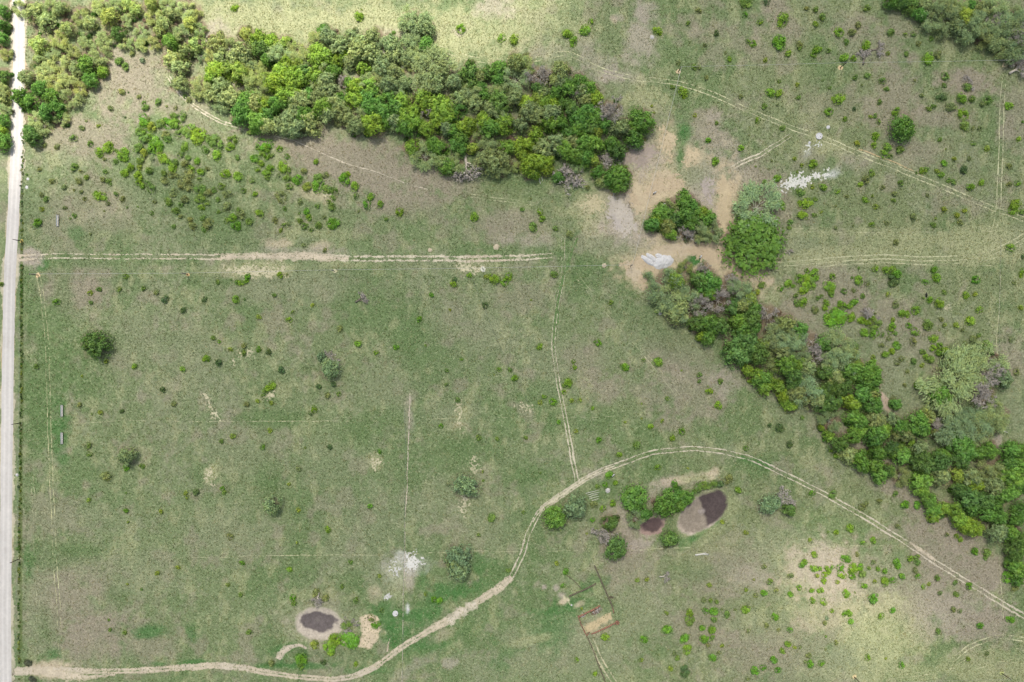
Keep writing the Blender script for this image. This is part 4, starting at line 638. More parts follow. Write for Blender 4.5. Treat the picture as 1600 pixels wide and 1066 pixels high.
def crown_mesh(seed, lobes=20, per=70, leaf=.105, lobe_r=(.22, .38), flat=.62, up=.42):
    """cauliflower crown of unit radius: lobes of leaf sprays over a dome, open between the lobes"""
    rng = np.random.default_rng(seed); C = []; N = []; Sz = []; T = []
    ph = rng.uniform(0, 6.28, 3); am = 1.0 if lobes < 45 else .25
    cs = []
    tries = 0
    while len(cs) < lobes and tries < 4000:
        tries += 1
        a = rng.uniform(0, 6.283); r = math.sqrt(rng.uniform(0, 1)) * .80
        r *= 1 + .16 * am * math.sin(2 * a + ph[0]) + .10 * am * math.sin(3 * a + ph[1])
        z = flat * math.sqrt(max(0, 1 - r * r)) * rng.uniform(.75, 1.1) + .32
        if rng.random() < .38: z -= rng.uniform(.12, .42)
        p = np.array([r * math.cos(a), r * math.sin(a), z])
        if all(np.linalg.norm((p - q) * (1, 1, .6)) > (.19 if lobes < 45 else .13) for q, _ in cs): cs.append((p, rng.uniform(*lobe_r)))
    for p, lr in cs:
        n = int(per * (lr / .3) ** 2 * rng.uniform(.75, 1.15))
        d = rng.normal(size=(n, 3)); d[:, 2] = np.abs(d[:, 2]) * 1.1 - .45; d /= np.linalg.norm(d, axis=1)[:, None]
        rad = lr * rng.uniform(.55, 1.22, n) * (1 + .22 * np.sin(5 * d[:, 0] + 4 * d[:, 1] + rng.uniform(0, 6)))
        C.append(p + d * rad[:, None] * (1, 1, .85)); N.append(d + rng.normal(size=(n, 3)) * .5 + (0, 0, up))
        Sz.append(leaf * rng.uniform(.55, 1.25, n)); t0 = rng.uniform(.05, .85)
        T.append(np.clip(t0 + rng.normal(size=n) * .17, 0, 1))
    # loose sprays at the rim
    n = int(per * 3); a = rng.uniform(0, 6.283, n); r = rng.uniform(.7, 1.16, n) * (1 + .16 * am * np.sin(2 * a + ph[0]) + .10 * am * np.sin(3 * a + ph[1]))
    C.append(np.stack([r * np.cos(a), r * np.sin(a), rng.uniform(.25, .6, n)], 1)); N.append(rng.normal(size=(n, 3)) * .5 + (0, 0, .42))
    Sz.append(leaf * rng.uniform(.5, 1.0, n)); T.append(rng.uniform(.1, .7, n))
    C = np.concatenate(C); v, f = quads(C, np.concatenate(N), np.concatenate(Sz), rng)
    return v, f, np.repeat(np.concatenate(T), 4)

def limbs(seed, n0=6, levels=3, r0=.055, up=.55, spread=1.0, split=(2, 3), droop=0.0, trunk=.28, lean=0.0):
    """trunk and forking limbs of unit spread; also returns the tips"""
    rng = random.Random(seed); g = Geo(); tips = []
    g.tube([(0, 0, -.06), (lean * .3, 0, trunk * .5), (lean * .6, 0, trunk)], [r0 * 1.25, r0, r0 * .9], 7)
    def grow(p, d, ln, r, lv):
        pts = [p]; rr = [r]; q = Vector(p); dd = Vector(d)
        for i in range(3):
            dd = (dd + Vector((rng.gauss(0, .22), rng.gauss(0, .22), rng.gauss(0, .14) - droop * .1))).normalized()
            q = q + dd * ln / 3; pts.append(tuple(q)); rr.append(r * (1 - .22 * (i + 1)))
        g.tube(pts, rr, 5 if lv < 2 else 3, cap=False)
        if lv >= levels: tips.append((Vector(q), dd.copy())); return
        if lv >= 1: tips.append((Vector(pts[2]), dd.copy()))
        for k in range(rng.randint(*split)):
            nd = (dd + Vector((rng.gauss(0, .55), rng.gauss(0, .55), rng.gauss(0, .3)))).normalized()
            grow(tuple(q), nd, ln * rng.uniform(.6, .8), rr[-1] * .8, lv + 1)
    for k in range(n0):
        a = 6.283 * (k + rng.uniform(-.3, .3)) / n0
        grow((lean * .6, 0, trunk * rng.uniform(.75, 1)), Vector((math.cos(a) * spread, math.sin(a) * spread, up * rng.uniform(.6, 1.4))).normalized(), .42 * rng.uniform(.85, 1.15), r0 * .62, 0)
    return g, tips

def sprays(tips, seed, per=14, leaf=.06, spread=.14):
    rng = np.random.default_rng(seed); C = []; ST = []
    for p, d in tips:
        n = per; off = rng.normal(size=(n, 3)) * spread
        C.append(np.array(p) + off); o = np.array([p.x, p.y, .25]); ST.append(o + rng.normal(size=(n, 3)) * .35)
    C = np.concatenate(C); ST = np.concatenate(ST); n = len(C)
    v, f = quads(C, rng.normal(size=(n, 3)) * .5 + (0, 0, .9), leaf * rng.uniform(.5, 1.2, n), rng, ST)
    return v, f, np.repeat(np.clip(rng.normal(size=n) * .2 + .55, 0, 1), 4)

def fit(v, r=1.0):
    """scale plan size so that the spread is a unit radius"""
    q = np.percentile(np.hypot(v[:, 0], v[:, 1]), 88); return r / q

LEAFY = []; TRUNK = []
for i in range(9):
    v, f, t = crown_mesh(1000 + i, lobes=(24, 32, 40)[i % 3], per=(150, 135, 120)[i % 3], leaf=(.085, .075, .068)[i % 3], lobe_r=(.15, .29), flat=.75)
    LEAFY.append(mesh_np('crown', v, f, (M_LEAF,), tone=t))
    g, _ = limbs(50 + i, 5, 1, .06, .9, .9, trunk=.3); TRUNK.append(g.mesh('trunk', M_BARK))
BIG = []
for i in range(2):
    v, f, t = crown_mesh(1500 + i, lobes=70, per=130, leaf=.07, lobe_r=(.14, .22), flat=.72)
    BIG.append(mesh_np('crown', v, f, (M_LEAF,), tone=t))
THIN = []
for i in range(5):
    g, tips = limbs(200 + i, 11, 3, .045, .5, 1.0, (2, 2)); g.v = [(x, y, z) for x, y, z in g.v]
    gv = np.array(g.v); k = fit(gv)
    v, f, t = sprays(tips, 300 + i, per=34, leaf=.036, spread=.085)
    v = v * (k, k, .9); gv = gv * (k, k, .9)
    THIN.append((mesh_np('crown', v, f, (M_LEAF,), tone=t), mesh_np('trunk', gv, np.array(g.f), (M_PALEBARK,))))
BARE = []
for i in range(5):
    g, tips = limbs(400 + i, 7, 3, .05, .5, 1.0, (2, 3)); gv = np.array(g.v); k = fit(gv)
    g2 = Geo(); rng = random.Random(500 + i)
    for p, d in tips:
        for q in range(6):
            e = (d + Vector((rng.gauss(0, .7), rng.gauss(0, .7), rng.gauss(0, .4)))).normalized()
            m = p + e * rng.uniform(.06, .12); e2 = (e + Vector((rng.gauss(0, .4), rng.gauss(0, .4), 0))).normalized()
            g2.tube([p, m, m + e2 * rng.uniform(.06, .14)], [.014, .011, .007], 3, cap=False)
    v2 = np.array(g2.v) * (k, k, .9)
    BARE.append((mesh_np('twigs', v2, np.array(g2.f), (M_TWIG,)), mesh_np('trunk', gv * (k, k, .9), np.array(g.f), (M_DEAD,))))

LEAF = {'b': D(138, 166, 58), 'l': D(116, 154, 64), 'm': D(92, 136, 58), 'd': D(86, 118, 60), 'o': D(148, 158, 102), 'y': D(152, 170, 76), 'g': D(144, 155, 110), 's': D(160, 172, 142)}
LIFT = 2.1                                  # leaves shade one another, so a leaf is paler than its crown
# ------------------------------------------------------------------ landmarks that labels refer to
MARKS = [(500, 972, 'the round dried pond'), (1098, 800, 'the long dried pond'), (1018, 823, 'the small muddy pond'), (1255, 284, 'the long white patch'), (645, 880, 'the white patch on the fence line'),
         (1027, 407, 'the white caliche heaps'), (935, 962, 'the brick ruin'), (1280, 213, 'the upper round trough'), (618, 958, 'the lower round trough'), (1411, 203, 'the lone round dark tree'),
         (1178, 380, 'the huge round tree'), (1184, 325, 'the silver tree by the yard'), (728, 272, 'the fallen grey tree'), (888, 277, 'the uprooted bare tree'), (97, 685, 'the lower roadside feed trough'), (91, 345, 'the upper roadside feed trough'), (96, 643, 'the middle roadside feed trough'),
         (1060, 112, 'the pole at the wire corner'), (1314, 106, 'the upper middle pole'), (1570, 102, 'the pole in the upper right'), (59, 430, 'the pole nearest the road junction'), (294, 429, 'the second pole of the middle line'), (523, 424, 'the third pole of the middle line'), (755, 421, 'the pale ring on the wire line'), (34, 377, 'the upper roadside pole'), (32, 661, 'the middle roadside pole'), (31, 873, 'the lower roadside pole'), (1565, 1052, 'the lower right pole'), (1336, 1060, 'the bottom edge pole'),
         (867, 809, 'the round tree inside the track bend'), (992, 779, 'the round tree left of the long pond'), (1204, 787, 'the round tree right of the long pond'), (717, 882, 'the tall tree near the track'), (149, 538, 'the sprawling dark tree by the road'), (515, 576, 'the grey tree in mid pasture'), (425, 789, 'the small grey-green tree'), (197, 712, 'the pale tree by the road'), (728, 759, 'the pale tree in mid pasture'), (926, 770, 'the pile of pale poles'), (1096, 866, 'the pale fallen log'), (952, 172, 'the grey leafless tree at the wood end'),
         (1560, 345, 'the track crossing on the right'), (895, 725, 'the lower end of the straight track'), (880, 375, 'the upper end of the straight track'), (860, 400, 'the right end of the level track'), (470, 400, 'the bare middle of the level track'), (640, 640, 'the top of the fence line'), (634, 760, 'the middle of the fence line'), (1020, 300, 'the big sand lobe'), (1055, 225, 'the green wedge in the sand'), (970, 340, 'the pinkish bare soil'), (1132, 310, 'the sandy strip'), (1240, 212, 'the end of the spur track'), (1440, 865, 'the bare bulge of the curved track'), (1560, 940, 'the right end of the curved track'), (1130, 705, 'the top of the curved track'), (1290, 773, 'the straight stretch of the curved track'), (790, 912, 'the wide end of the curved track'), (715, 960, 'the wide bare stretch of track'), (600, 1030, 'the track bend below the pond'), (260, 1045, 'the lower left track'), (75, 1050, 'the lower road junction'), (45, 402, 'the upper road junction'), (575, 985, 'the sandy patch by the round pond'), (330, 635, 'the pale scar in the pasture'), (375, 550, 'the crooked pale scar'), (820, 636, 'the small pale mound'), (590, 118, 'the brown gap in the big wood'), (735, 220, 'the sandy gap in the big wood'), (835, 120, 'the grey gap in the big wood'), (1383, 630, 'the sand cut beside the lower wood'), (1470, 640, 'the narrow bare strip in the lower wood'), (1490, 598, 'the widest silver tree'), (1063, 460, 'the silver clump by the heaps'), (200, 90, 'the point of the bare clearing'), (300, 160, 'the track at the clearing'), (460, 220, 'the start of the pale footpath'), (560, 262, 'the middle of the pale footpath'), (30, 60, 'the shaded top of the road'), (26, 215, 'the narrow stretch of road'), (440, 30, 'the sunlit upper pasture'), (720, 50, 'the lone sunlit bush'), (1270, 890, 'the sunlit patch'), (1370, 985, 'the lower sunlit patch'), (1500, 1015, 'the curved wheel marks'), (1480, 20, 'the olive yellow tree in the corner'), (1400, 400, 'the pale straw lanes'), (1556, 520, 'the thin path on the right'), (1156, 538, 'the dark tree cluster'), (1565, 180, 'the upright track in the upper right'), (1420, 270, 'the long diagonal track'), (1150, 163, 'the upper diagonal track'), (905, 60, 'the row of three upper bushes')]
MX = np.array([m[0] for m in MARKS]); MY = np.array([m[1] for m in MARKS])
DIRS = ['right of', 'below right of', 'below', 'below left of', 'left of', 'above left of', 'above', 'above right of']
ORD = ['nearest', 'second nearest', 'third nearest', 'fourth nearest', 'fifth nearest', 'sixth nearest', 'seventh nearest', 'eighth nearest', 'ninth nearest', 'tenth nearest', 'eleventh nearest', 'twelfth nearest'] + ['%s nearest' % w for w in 'thirteenth fourteenth fifteenth sixteenth seventeenth eighteenth nineteenth twentieth'.split()]
def place_labels(items, words):
    """items: (px, py, r, kind). A label from look + nearest landmark + side of it, ranked by distance where several share these."""
    key = []; dist = []
    for a, b, r, k in items:
        d = np.hypot(MX - a, MY - b); d[d < max(4, r * .5)] = 1e9
        i = int(np.argmin(d)); an = math.atan2(b - MY[i], a - MX[i]); s = int(round(an / (math.pi / 4))) % 8
        key.append((words[k], i, s)); dist.append(d[i])
    groups = {}
    for j, kk in enumerate(key): groups.setdefault(kk, []).append(j)
    out = [None] * len(items)
    for (w, i, s), js in groups.items():
        js.sort(key=lambda j: dist[j])
        for q, j in enumerate(js):
            out[j] = f'{w} {DIRS[s]} {MARKS[i][2]}' + ('' if len(js) == 1 else f', {ORD[min(q, 19)]}')
    return out

TW = {'b': 'bright lime tree', 'y': 'yellow-green tree', 'l': 'fresh green tree', 'm': 'mid green tree', 'd': 'dark green tree', 'o': 'olive tree crown', 'g': 'grey-green tree', 's': 'thin silvery tree', 'k': 'leafless grey tree'}
TN = {'b': 'lime_green_tree', 'y': 'lime_green_tree', 'l': 'green_tree', 'm': 'green_tree', 'd': 'dark_green_tree', 'o': 'grey_green_tree', 'g': 'grey_green_tree', 's': 'silvery_tree', 'k': 'leafless_tree'}
TG = {'b': 'bright lime trees', 'y': 'bright lime trees', 'l': 'green trees', 'm': 'green trees', 'd': 'dark green trees', 'o': 'grey-green trees', 'g': 'grey-green trees', 's': 'thin silvery trees', 'k': 'leafless grey trees'}
rt = random.Random(7)
tree_labels = place_labels(TREE_LIST, TW)
SPECIAL = {(1411, 200): 'lone round dark green tree standing in the upper right pasture', (1178, 381): 'huge round dense green tree below the silver tree beside the sand yard', (149, 538): 'sprawling dark green tree alone in the left pasture near the road',
           (1184, 325): 'silvery thin-crowned tree standing just above the huge round tree', (1490, 598): 'widest silvery tree with pale radiating limbs beside the lower wood', (952, 172): 'dense grey leafless tree at the right end of the big wood',
           (867, 809): 'round bright green tree inside the bend of the curved track', (899, 793): 'round grey-green tree touching its brighter neighbour in the track bend', (992, 779): 'round mid green tree to the left of the long dried pond'}
def tint(k, rnd, dry_sunlit=False, alone=False):
    base = D(130, 150, 116) if alone and k == 'g' else D(138, 153, 116) if k == 's' else LEAF[k] if not dry_sunlit or k not in 'ogy' else (LEAF[k] * .55 + D(170, 176, 118) * .6)  # top-left trees: tan-green leaves, with the sun's brightness put into their colour
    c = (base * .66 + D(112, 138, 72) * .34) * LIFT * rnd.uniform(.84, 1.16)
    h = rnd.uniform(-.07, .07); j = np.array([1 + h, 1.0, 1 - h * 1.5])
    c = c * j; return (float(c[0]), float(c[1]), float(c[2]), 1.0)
for i, (a, b, r, k) in enumerate(TREE_LIST):
    wood = _nn[i] >= 6; R = r * S * (1.01 if wood else 1.06)
    if a < 330 and b < 215: R *= .78
    ht = (min(R * 1.35, 7.5) if not wood else min(max(R * 1.35, 4.5), 8.5)) * rt.uniform(.85, 1.15)
    x, y = W(a, b, ht * .62); z = hz(x, y)
    t = empty(TN[k], (x, y, z), rt.uniform(0, 6.283))
    lab = tree_labels[i]
    for (sx, sy), s in SPECIAL.items():
        if abs(sx - a) < 2.1 and abs(sy - b) < 2.1: lab = s
    tag(t, lab, 'tree', TG[k])
    R *= 1.18 if k == 's' else (1.05 if r > 35 else 1)
    sx = R * (rt.uniform(.88, 1.1) if r < 35 else 1); sy = R * (rt.uniform(.88, 1.1) if r < 35 else .98)
    west = a < 330 and b < 215
    if k == 's' or (k in 'og' and wood and rt.random() < (.6 if west else .3)): cm, tm = THIN[rt.randrange(len(THIN))]
    elif k == 'k': cm, tm = BARE[rt.randrange(len(BARE))]
    elif r > 35: cm, tm = BIG[0], TRUNK[0]
    elif r > 16.5 and not wood and k in 'ml': cm, tm = BIG[rt.randrange(2)], TRUNK[1]
    else:
        q = rt.randrange(len(LEAFY)); cm, tm = LEAFY[q], TRUNK[q]
    zs = ht if k not in 'sk' else ht * 1.05
    zs = zs / (1.05 if k not in 'sk' else .95)
    c = put('crown' if k != 'k' else 'twigs', cm, t); c.scale = (sx, sy, zs)
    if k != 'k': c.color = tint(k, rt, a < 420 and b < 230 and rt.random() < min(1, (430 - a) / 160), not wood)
    u = put('trunk', tm, t); u.scale = (sx, sy, zs)

# ------------------------------------------------------------------ bushes: the 300 that show largest, each a thing
BUSHM = []
for i in range(8):
    v, f, t = crown_mesh(2000 + i, lobes=(5, 7, 9, 12)[i % 4], per=75, leaf=.115, lobe_r=(.2, .44), flat=.42, up=1.1)
    v[:, 2] -= .12
    me = mesh_np('bush', v, f, (M_LEAF,), tone=t)
    BUSHM.append((me, v, f, t))
BW = {'b': 'lime green bush', 'l': 'fresh green bush', 'm': 'mid green bush', 'd': 'dark green bush', 'o': 'dull olive bush', 'y': 'yellow-green bush', 'g': 'grey-green bush'}
def bush_look(r): return 'small ' if r < 2.9 else ('large ' if r > 4.0 else '')
order = sorted(range(len(BUSH_LIST)), key=lambda i: -BUSH_LIST[i][2])
big = set(order[:300])
bush_labels = place_labels(BUSH_LIST, BW)
rb = random.Random(11); sv = []; sf = []; scol = []; st = []; nb = 0
BLEAF = {'b': D(126, 160, 58), 'l': D(108, 154, 54), 'm': D(118, 150, 68), 'd': D(92, 116, 70), 'o': D(134, 146, 88), 'y': D(146, 166, 64), 'g': D(136, 150, 112)}
def scatter(list_, px, py, R, ht, col, rnd):
    me, v, f, t = BUSHM[rnd.randrange(len(BUSHM))]
    x, y = W(px, py, ht * .5); z = hz(x, y); a = rnd.uniform(0, 6.283); ca, sa = math.cos(a), math.sin(a)
    q = np.stack([(v[:, 0] * ca - v[:, 1] * sa) * R + x, (v[:, 0] * sa + v[:, 1] * ca) * R + y, v[:, 2] * ht + z], 1)
    list_.append((q, f, np.tile(col, (len(q), 1)), t))
def merge(name, lst, mat):
    o = 0; V = []; F = []; C = []; T = []
    for q, f, c, t in lst:
        V.append(q); F.append(f + o); C.append(c); T.append(t); o += len(q)
    return put(name, mesh_np(name, np.concatenate(V), np.concatenate(F), (mat,), np.concatenate(C), np.concatenate(T)))
small = []
for i, (a, b, r, k) in enumerate(BUSH_LIST):
    R = r * S * (1.0 if k in 'bl' else (.9 if r > 3.2 else .72)); ht = min(R * 1.2, 2.6) * rb.uniform(.8, 1.15)
    h = rb.uniform(-.08, .08); j = np.array([1 + h, 1.0, 1 - h]) * rb.uniform(.88, 1.12)
    col = BLEAF[k] * 1.75 * j
    faint = (k in 'omyg') * (.45 if r < 3.0 else .22)          # thin young growth with grass showing through
    col = col * (1 - faint) + D(132, 146, 96) * 1.3 * faint
    if r < 3.0 and k in 'omy': ht *= .6
    if i in big:
        x, y = W(a, b, ht * .5)
        o = put('bush', BUSHM[rb.randrange(8)][0], loc=(x, y, hz(x, y)))
        o.scale = (R * rb.uniform(.88, 1.1), R * rb.uniform(.88, 1.1), ht); o.rotation_euler = (0, 0, rb.uniform(0, 6.283))
        o.color = (*map(float, col), 1.0)
        tag(o, bush_labels[i], 'bush', 'bushes scattered over the pasture')
    else:
        scatter(small, a, b, R * .95, ht, col, rb)
tag(merge('low_shrubs', small, M_LEAFV), kind='stuff')
# undergrowth between and below the trees of the woods
ru = random.Random(23); under = []
for i, (a, b, r, k) in enumerate(TREE_LIST):
    if _nn[i] < 5: continue
    for q in range(3):
        an = ru.uniform(0, 6.283); d = ru.uniform(.5, 1.1) * r
        col = LEAF['omgdmo'[ru.randrange(6)]] * 1.15 * ru.uniform(.75, 1.1)
        if ru.random() < .22: col = D(150, 132, 112) * 1.2
        R = ru.uniform(.9, 2.1)
        scatter(under, a + d * math.cos(an), b + d * math.sin(an), R, ru.uniform(.9, 2.0), col, ru)
tag(merge('undergrowth', under, M_LEAFV), kind='stuff')
# rank weeds along the roadside fence and on the ponds' banks
weeds = []
for y in np.arange(220, 1066, 3.2):
    if abs(y - 402) < 12 or abs(y - 1050) < 10 or ru.random() < .25: continue
    x = 33 + max(0, 420 - y) * .012 - max(0, y - 430) * .006 + ru.gauss(0, .8)
    scatter(weeds, x, y, ru.uniform(.4, .85), ru.uniform(.3, .9), LEAF['omyd'[ru.randrange(4)]] * ru.uniform(.8, 1.1), ru)
tag(merge('roadside_weeds', weeds, M_LEAFV), kind='stuff')

# ------------------------------------------------------------------ grass tussocks over the pasture
rg = np.random.default_rng(77)
N = 250000
tx = rg.uniform(-306, 306, N); ty = rg.uniform(-206, 206, N)
c, g = cover(tx, ty)
tpx = tx / S + 800; tpy = 533 - ty / S
keep = (rg.random(N) < np.clip(g, 0, 1) * (.35 + .9 * fbm(tx, ty, 6, 3, 401))) & (tpx > 34 + np.maximum(0, 420 - tpy) * .01)
for e in (POND_ROUND, POND_LONG, POND_SMALL): keep &= ell(tpx, tpy, e) > 1.02
tx, ty, c = tx[keep], ty[keep], c[keep]; n = len(tx); tz = height(tx, ty)
straw = (rg.random(n) < .14)[:, None]
c = np.where(straw, c * .45 + D(204, 200, 156) * .55, c * rg.uniform(.78, 1.22, (n, 1)) * (1, 1.04, .92))
V = np.zeros((n, 9, 3)); a0 = rg.uniform(0, 6.283, n); hgt = rg.uniform(.12, .34, n); wid = rg.uniform(.22, .52, n)
for k in range(3):
    a = a0 + k * 2.094 + rg.normal(size=n) * .3
    ux, uy = np.cos(a), np.sin(a)
    V[:, k * 3, 0] = tx - uy * wid * .5; V[:, k * 3, 1] = ty + ux * wid * .5; V[:, k * 3, 2] = tz + .0
    V[:, k * 3 + 1, 0] = tx + uy * wid * .5; V[:, k * 3 + 1, 1] = ty - ux * wid * .5; V[:, k * 3 + 1, 2] = tz + .0
    V[:, k * 3 + 2, 0] = tx + ux * wid; V[:, k * 3 + 2, 1] = ty + uy * wid; V[:, k * 3 + 2, 2] = tz + hgt
grass = put('grass', mesh_np('grass', V.reshape(-1, 3), np.arange(n * 9).reshape(-1, 3), (M_LEAFV,), np.repeat(c / 1.0, 9, 0), np.full(n * 9, .45)))
tag(grass, kind='stuff')
# ------------------------------------------------------------------ power poles and their wires
M_POLE = mat_plain('creosoted_pole', D(74, 62, 54), .9, .25, 1.5); M_GREYPOLE = mat_plain('grey_pole', D(150, 144, 132), .9, .2, 1.5)
M_WIRE = mat_plain('bare_wire', D(196, 194, 184), .4, .05); M_CERAMIC = mat_plain('insulator_glaze', D(180, 180, 176), .3, .05)
M_GALV = mat_plain('galvanised_steel', D(158, 164, 162), .45, .12, 4.0)
PH = 7.4
def pole(px, py, label, turn, mat=M_POLE, ring=D(222, 198, 150), ringr=4.2):
    x, y = W(px, py); z = hz(x, y)
    t = tag(empty('power_pole', (x, y, z), turn), label, 'power pole', 'power poles along the wires')
    g = Geo(); g.tube([(0, 0, -.6), (0, 0, 3.5), (0, 0, PH)], [.27, .23, .18], 10); put('shaft', g.mesh('shaft', mat), t)
    g = Geo(); g.box((0, 0, PH - .35), (.12, 1.5, .12)); put('crossarm', g.mesh('crossarm', mat), t)
    for s in (-.65, 0, .65):
        g = Geo(); zb = PH - .29 if s else PH
        g.tube([(0, s, zb), (0, s, zb + .08), (0, s, zb + .16)], [.06, .09, .05], 8); put('insulator', g.mesh('insulator', M_CERAMIC), t)
    if ring is not None:
        def fn(a, b, xx, yy): return ringr - np.hypot(a - px, b - py) + (fbm(xx, yy, 1.6, 2, 501) - .5) * 3
        sheet('bare_soil', (px - 9, py - 9, px + 9, py + 9), fn, M_SOIL, lambda a, b, xx, yy: ring * (.9 + .2 * fbm(xx, yy, 1.2, 2, 503))[..., None], .3, .07)
    return (x, y, z + PH + .12)
ORG = D(220, 184, 130)
p1 = pole(59, 430, 'power pole on a round bare patch just below the upper road junction', 0, ring=D(232, 206, 156))
p2 = pole(294, 429, 'second power pole from the road on the wire below the level track', 0, ring=ORG, ringr=3.2)
p3 = pole(523, 424, 'grey power pole with pale ground, third from the road on the middle wire', 0, M_GREYPOLE, D(206, 200, 158), 4.0)
p4 = pole(755, 421, 'power pole standing in a pale ring above the three lime bushes', 0, M_GREYPOLE, D(222, 220, 196), 4.4)
p5 = pole(985, 416, 'power pole at the sand yard between the white heaps and the wood', .6, M_GREYPOLE, None)
p6 = pole(1060, 112, 'corner power pole where the wire turns in the upper pasture', .8, M_POLE, D(222, 200, 156), 4.0)
p7 = pole(1313, 106, 'dark power pole on a bare spot in the middle of the upper right wire', 0, M_POLE, D(222, 198, 150), 4.2)
p8 = pole(1570, 102, 'dark power pole beside grey trees at the upper right end of the wire', 0, M_POLE, D(224, 206, 160), 4.8)
p9 = pole(34, 377, 'roadside power pole on orange soil above the upper road junction', 1.57, M_POLE, D(222, 196, 110), 3.0)
p10 = pole(32, 661, 'middle roadside power pole across from the grey feed troughs', 1.57, M_POLE, D(214, 210, 180), 2.6)
p11 = pole(31, 873, 'lowest roadside power pole beside the white road, below the feed troughs', 1.57, M_POLE, D(208, 204, 166), 2.6)
p12 = pole(1565, 1052, 'power pole in a green ring near the lower right corner', .8, M_POLE, D(182, 190, 120), 3.4)
p13 = pole(1335, 1058, 'power pole at the bottom edge below the sunlit patch', 0, M_POLE, D(216, 196, 146), 4.0)
M_DIRT = None
def wire(label, pts, r=.05, sag=.5):
    g = Geo()
    for a, b in zip(pts[:-1], pts[1:]):
        a = Vector(a); b = Vector(b); n = 10
        q = [a.lerp(b, i / n) - Vector((0, 0, sag * 4 * (i / n) * (1 - i / n))) for i in range(n + 1)]
        g.tube(q, [r] * (n + 1), 5)
    tag(put('power_wire', g.mesh('power_wire', M_WIRE)), label, 'power wire', 'wires between the power poles')
wire('pale power wire running level below the dirt track to the sand yard', [p1, p2, p3, p4, p5], .07)
wire('power wire slanting from the sand yard up to the corner pole', [p5, p6], .08)
wire('power wire along the upper right pasture between three poles', [p6, p7, p8], .06)
wire('power wire hanging beside the white road on the left', [p9, p10, p11], .03)
wire('power wire across the lower right corner of the pasture', [p13, p12], .03)

# ------------------------------------------------------------------ wire fences
M_POST = mat_plain('fence_post', D(132, 122, 106), .9, .3, 2.0)
def fence(pts, label, gap=4.0, wires=(.35, .7, 1.05), pr=.05):
    c = catmull(pts, 0.5)[:, :2]
    s = np.concatenate([[0], np.cumsum(np.linalg.norm(np.diff(c, axis=0), axis=1))]); L = np.arange(0, s[-1], gap)
    X = np.interp(L, s, c[:, 0]); Y = np.interp(L, s, c[:, 1]); Z = height(X, Y)
    t = tag(empty('wire_fence', (X[0], Y[0], Z[0])), label, 'fence', 'wire fences across the pasture')
    o = np.array([X[0], Y[0], Z[0]])
    g = Geo()
    for x, y, z in zip(X, Y, Z): g.tube([(x - o[0], y - o[1], z - .3 - o[2]), (x - o[0], y - o[1], z + 1.25 - o[2])], [pr * 1.1, pr], 5)
    tag(put('posts', g.mesh('posts', M_POST), t), kind='stuff')
    for w in wires:
        g = Geo(); g.tube([(x - o[0], y - o[1], z + w - o[2]) for x, y, z in zip(X, Y, Z)], [.015] * len(X), 3); put('strand', g.mesh('strand', M_GALV), t)
fence([(40, 222), (37, 290), (34, 360), (33, 395)], 'wire fence beside the road above the upper junction')
fence([(31, 412), (30.5, 500), (29.5, 700), (28.5, 860), (26, 1030)], 'long wire fence along the road between the two junctions')
fence([(632, 640), (634.5, 700), (633, 760), (632, 830), (631.5, 880), (630.5, 960), (629, 1070)], 'straight wire fence running down through the white patch')
fence([(1563, 372), (1561, 450), (1560, 540), (1568, 600)], 'wire fence along the thin path at the right side', 5.0)
fence([(738, 434), (752, 470), (768, 510), (790, 560), (812, 600), (840, 660)], 'slanting wire fence below the three lime bushes in mid pasture', 5.0)
fence([(906, 840), (921, 868), (934, 896), (942, 920)], 'wire fence running down to the brick ruin', 3.0)

# ------------------------------------------------------------------ long metal feed troughs by the road
def trough(px, py, label, rz):
    x, y = W(px, py); z = hz(x, y)
    t = tag(empty('feed_trough', (x, y, z), rz), label, 'feed trough', 'long feed troughs near the road')
    L = 6.8; g = Geo()
    prof = [(-.72, .62), (-.40, .22), (.40, .22), (.72, .62), (.67, .62), (.37, .27), (-.37, .27), (-.67, .62)]
    n = len(prof); v = [(px_, yy, pz) for yy in (-L / 2, L / 2) for px_, pz in prof]
    g.add(v, [(i, (i + 1) % n, n + (i + 1) % n, n + i) for i in range(n)] + [tuple(range(n))[::-1], tuple(range(n, 2 * n))]); put('pan', g.mesh('pan', M_GALV), t)
    for k, yy in enumerate((-L / 2 + .3, -L / 6, L / 6, L / 2 - .3)):
        g = Geo(); g.box((0, yy, .12), (1.3, .12, .24)); g.box((-.60, yy, .3), (.08, .1, .6)); g.box((.60, yy, .3), (.08, .1, .6)); put('leg', g.mesh('leg', M_GALV), t)
    g = Geo(); g.tube([(0, -L / 2, .78), (0, L / 2, .78)], [.06, .06], 6)
    for yy in (-L / 2, 0, L / 2): g.box((0, yy, .5), (.06, .06, .55))
    put('top_rail', g.mesh('top_rail', M_GALV), t)
    g = Geo(); rnd = random.Random(int(py))
    for i in range(26):
        yy = -L / 2 + .2 + (L - .4) * i / 25; w = rnd.uniform(.26, .36)
        g.add([(-w, yy - .17, .28), (w, yy - .17, .28), (w * .8, yy + .17, .285), (-w * .8, yy + .17, .285), (rnd.uniform(-.1, .1), yy, .36)], [(0, 1, 4), (1, 2, 4), (2, 3, 4), (3, 0, 4)])
    put('feed', g.mesh('feed', M_FEED), t)
M_FEED = mat_plain('cattle_feed', D(214, 206, 188), .9, .15, 3.0)
trough(96.5, 642, 'grey metal feed trough beside the road, just above the level fence line', 0.0)
trough(97, 685, 'grey metal feed trough beside the road, just below the level fence line', 0.0)
trough(91, 345, 'narrow grey feed trough beside the road above the upper junction', -.02)

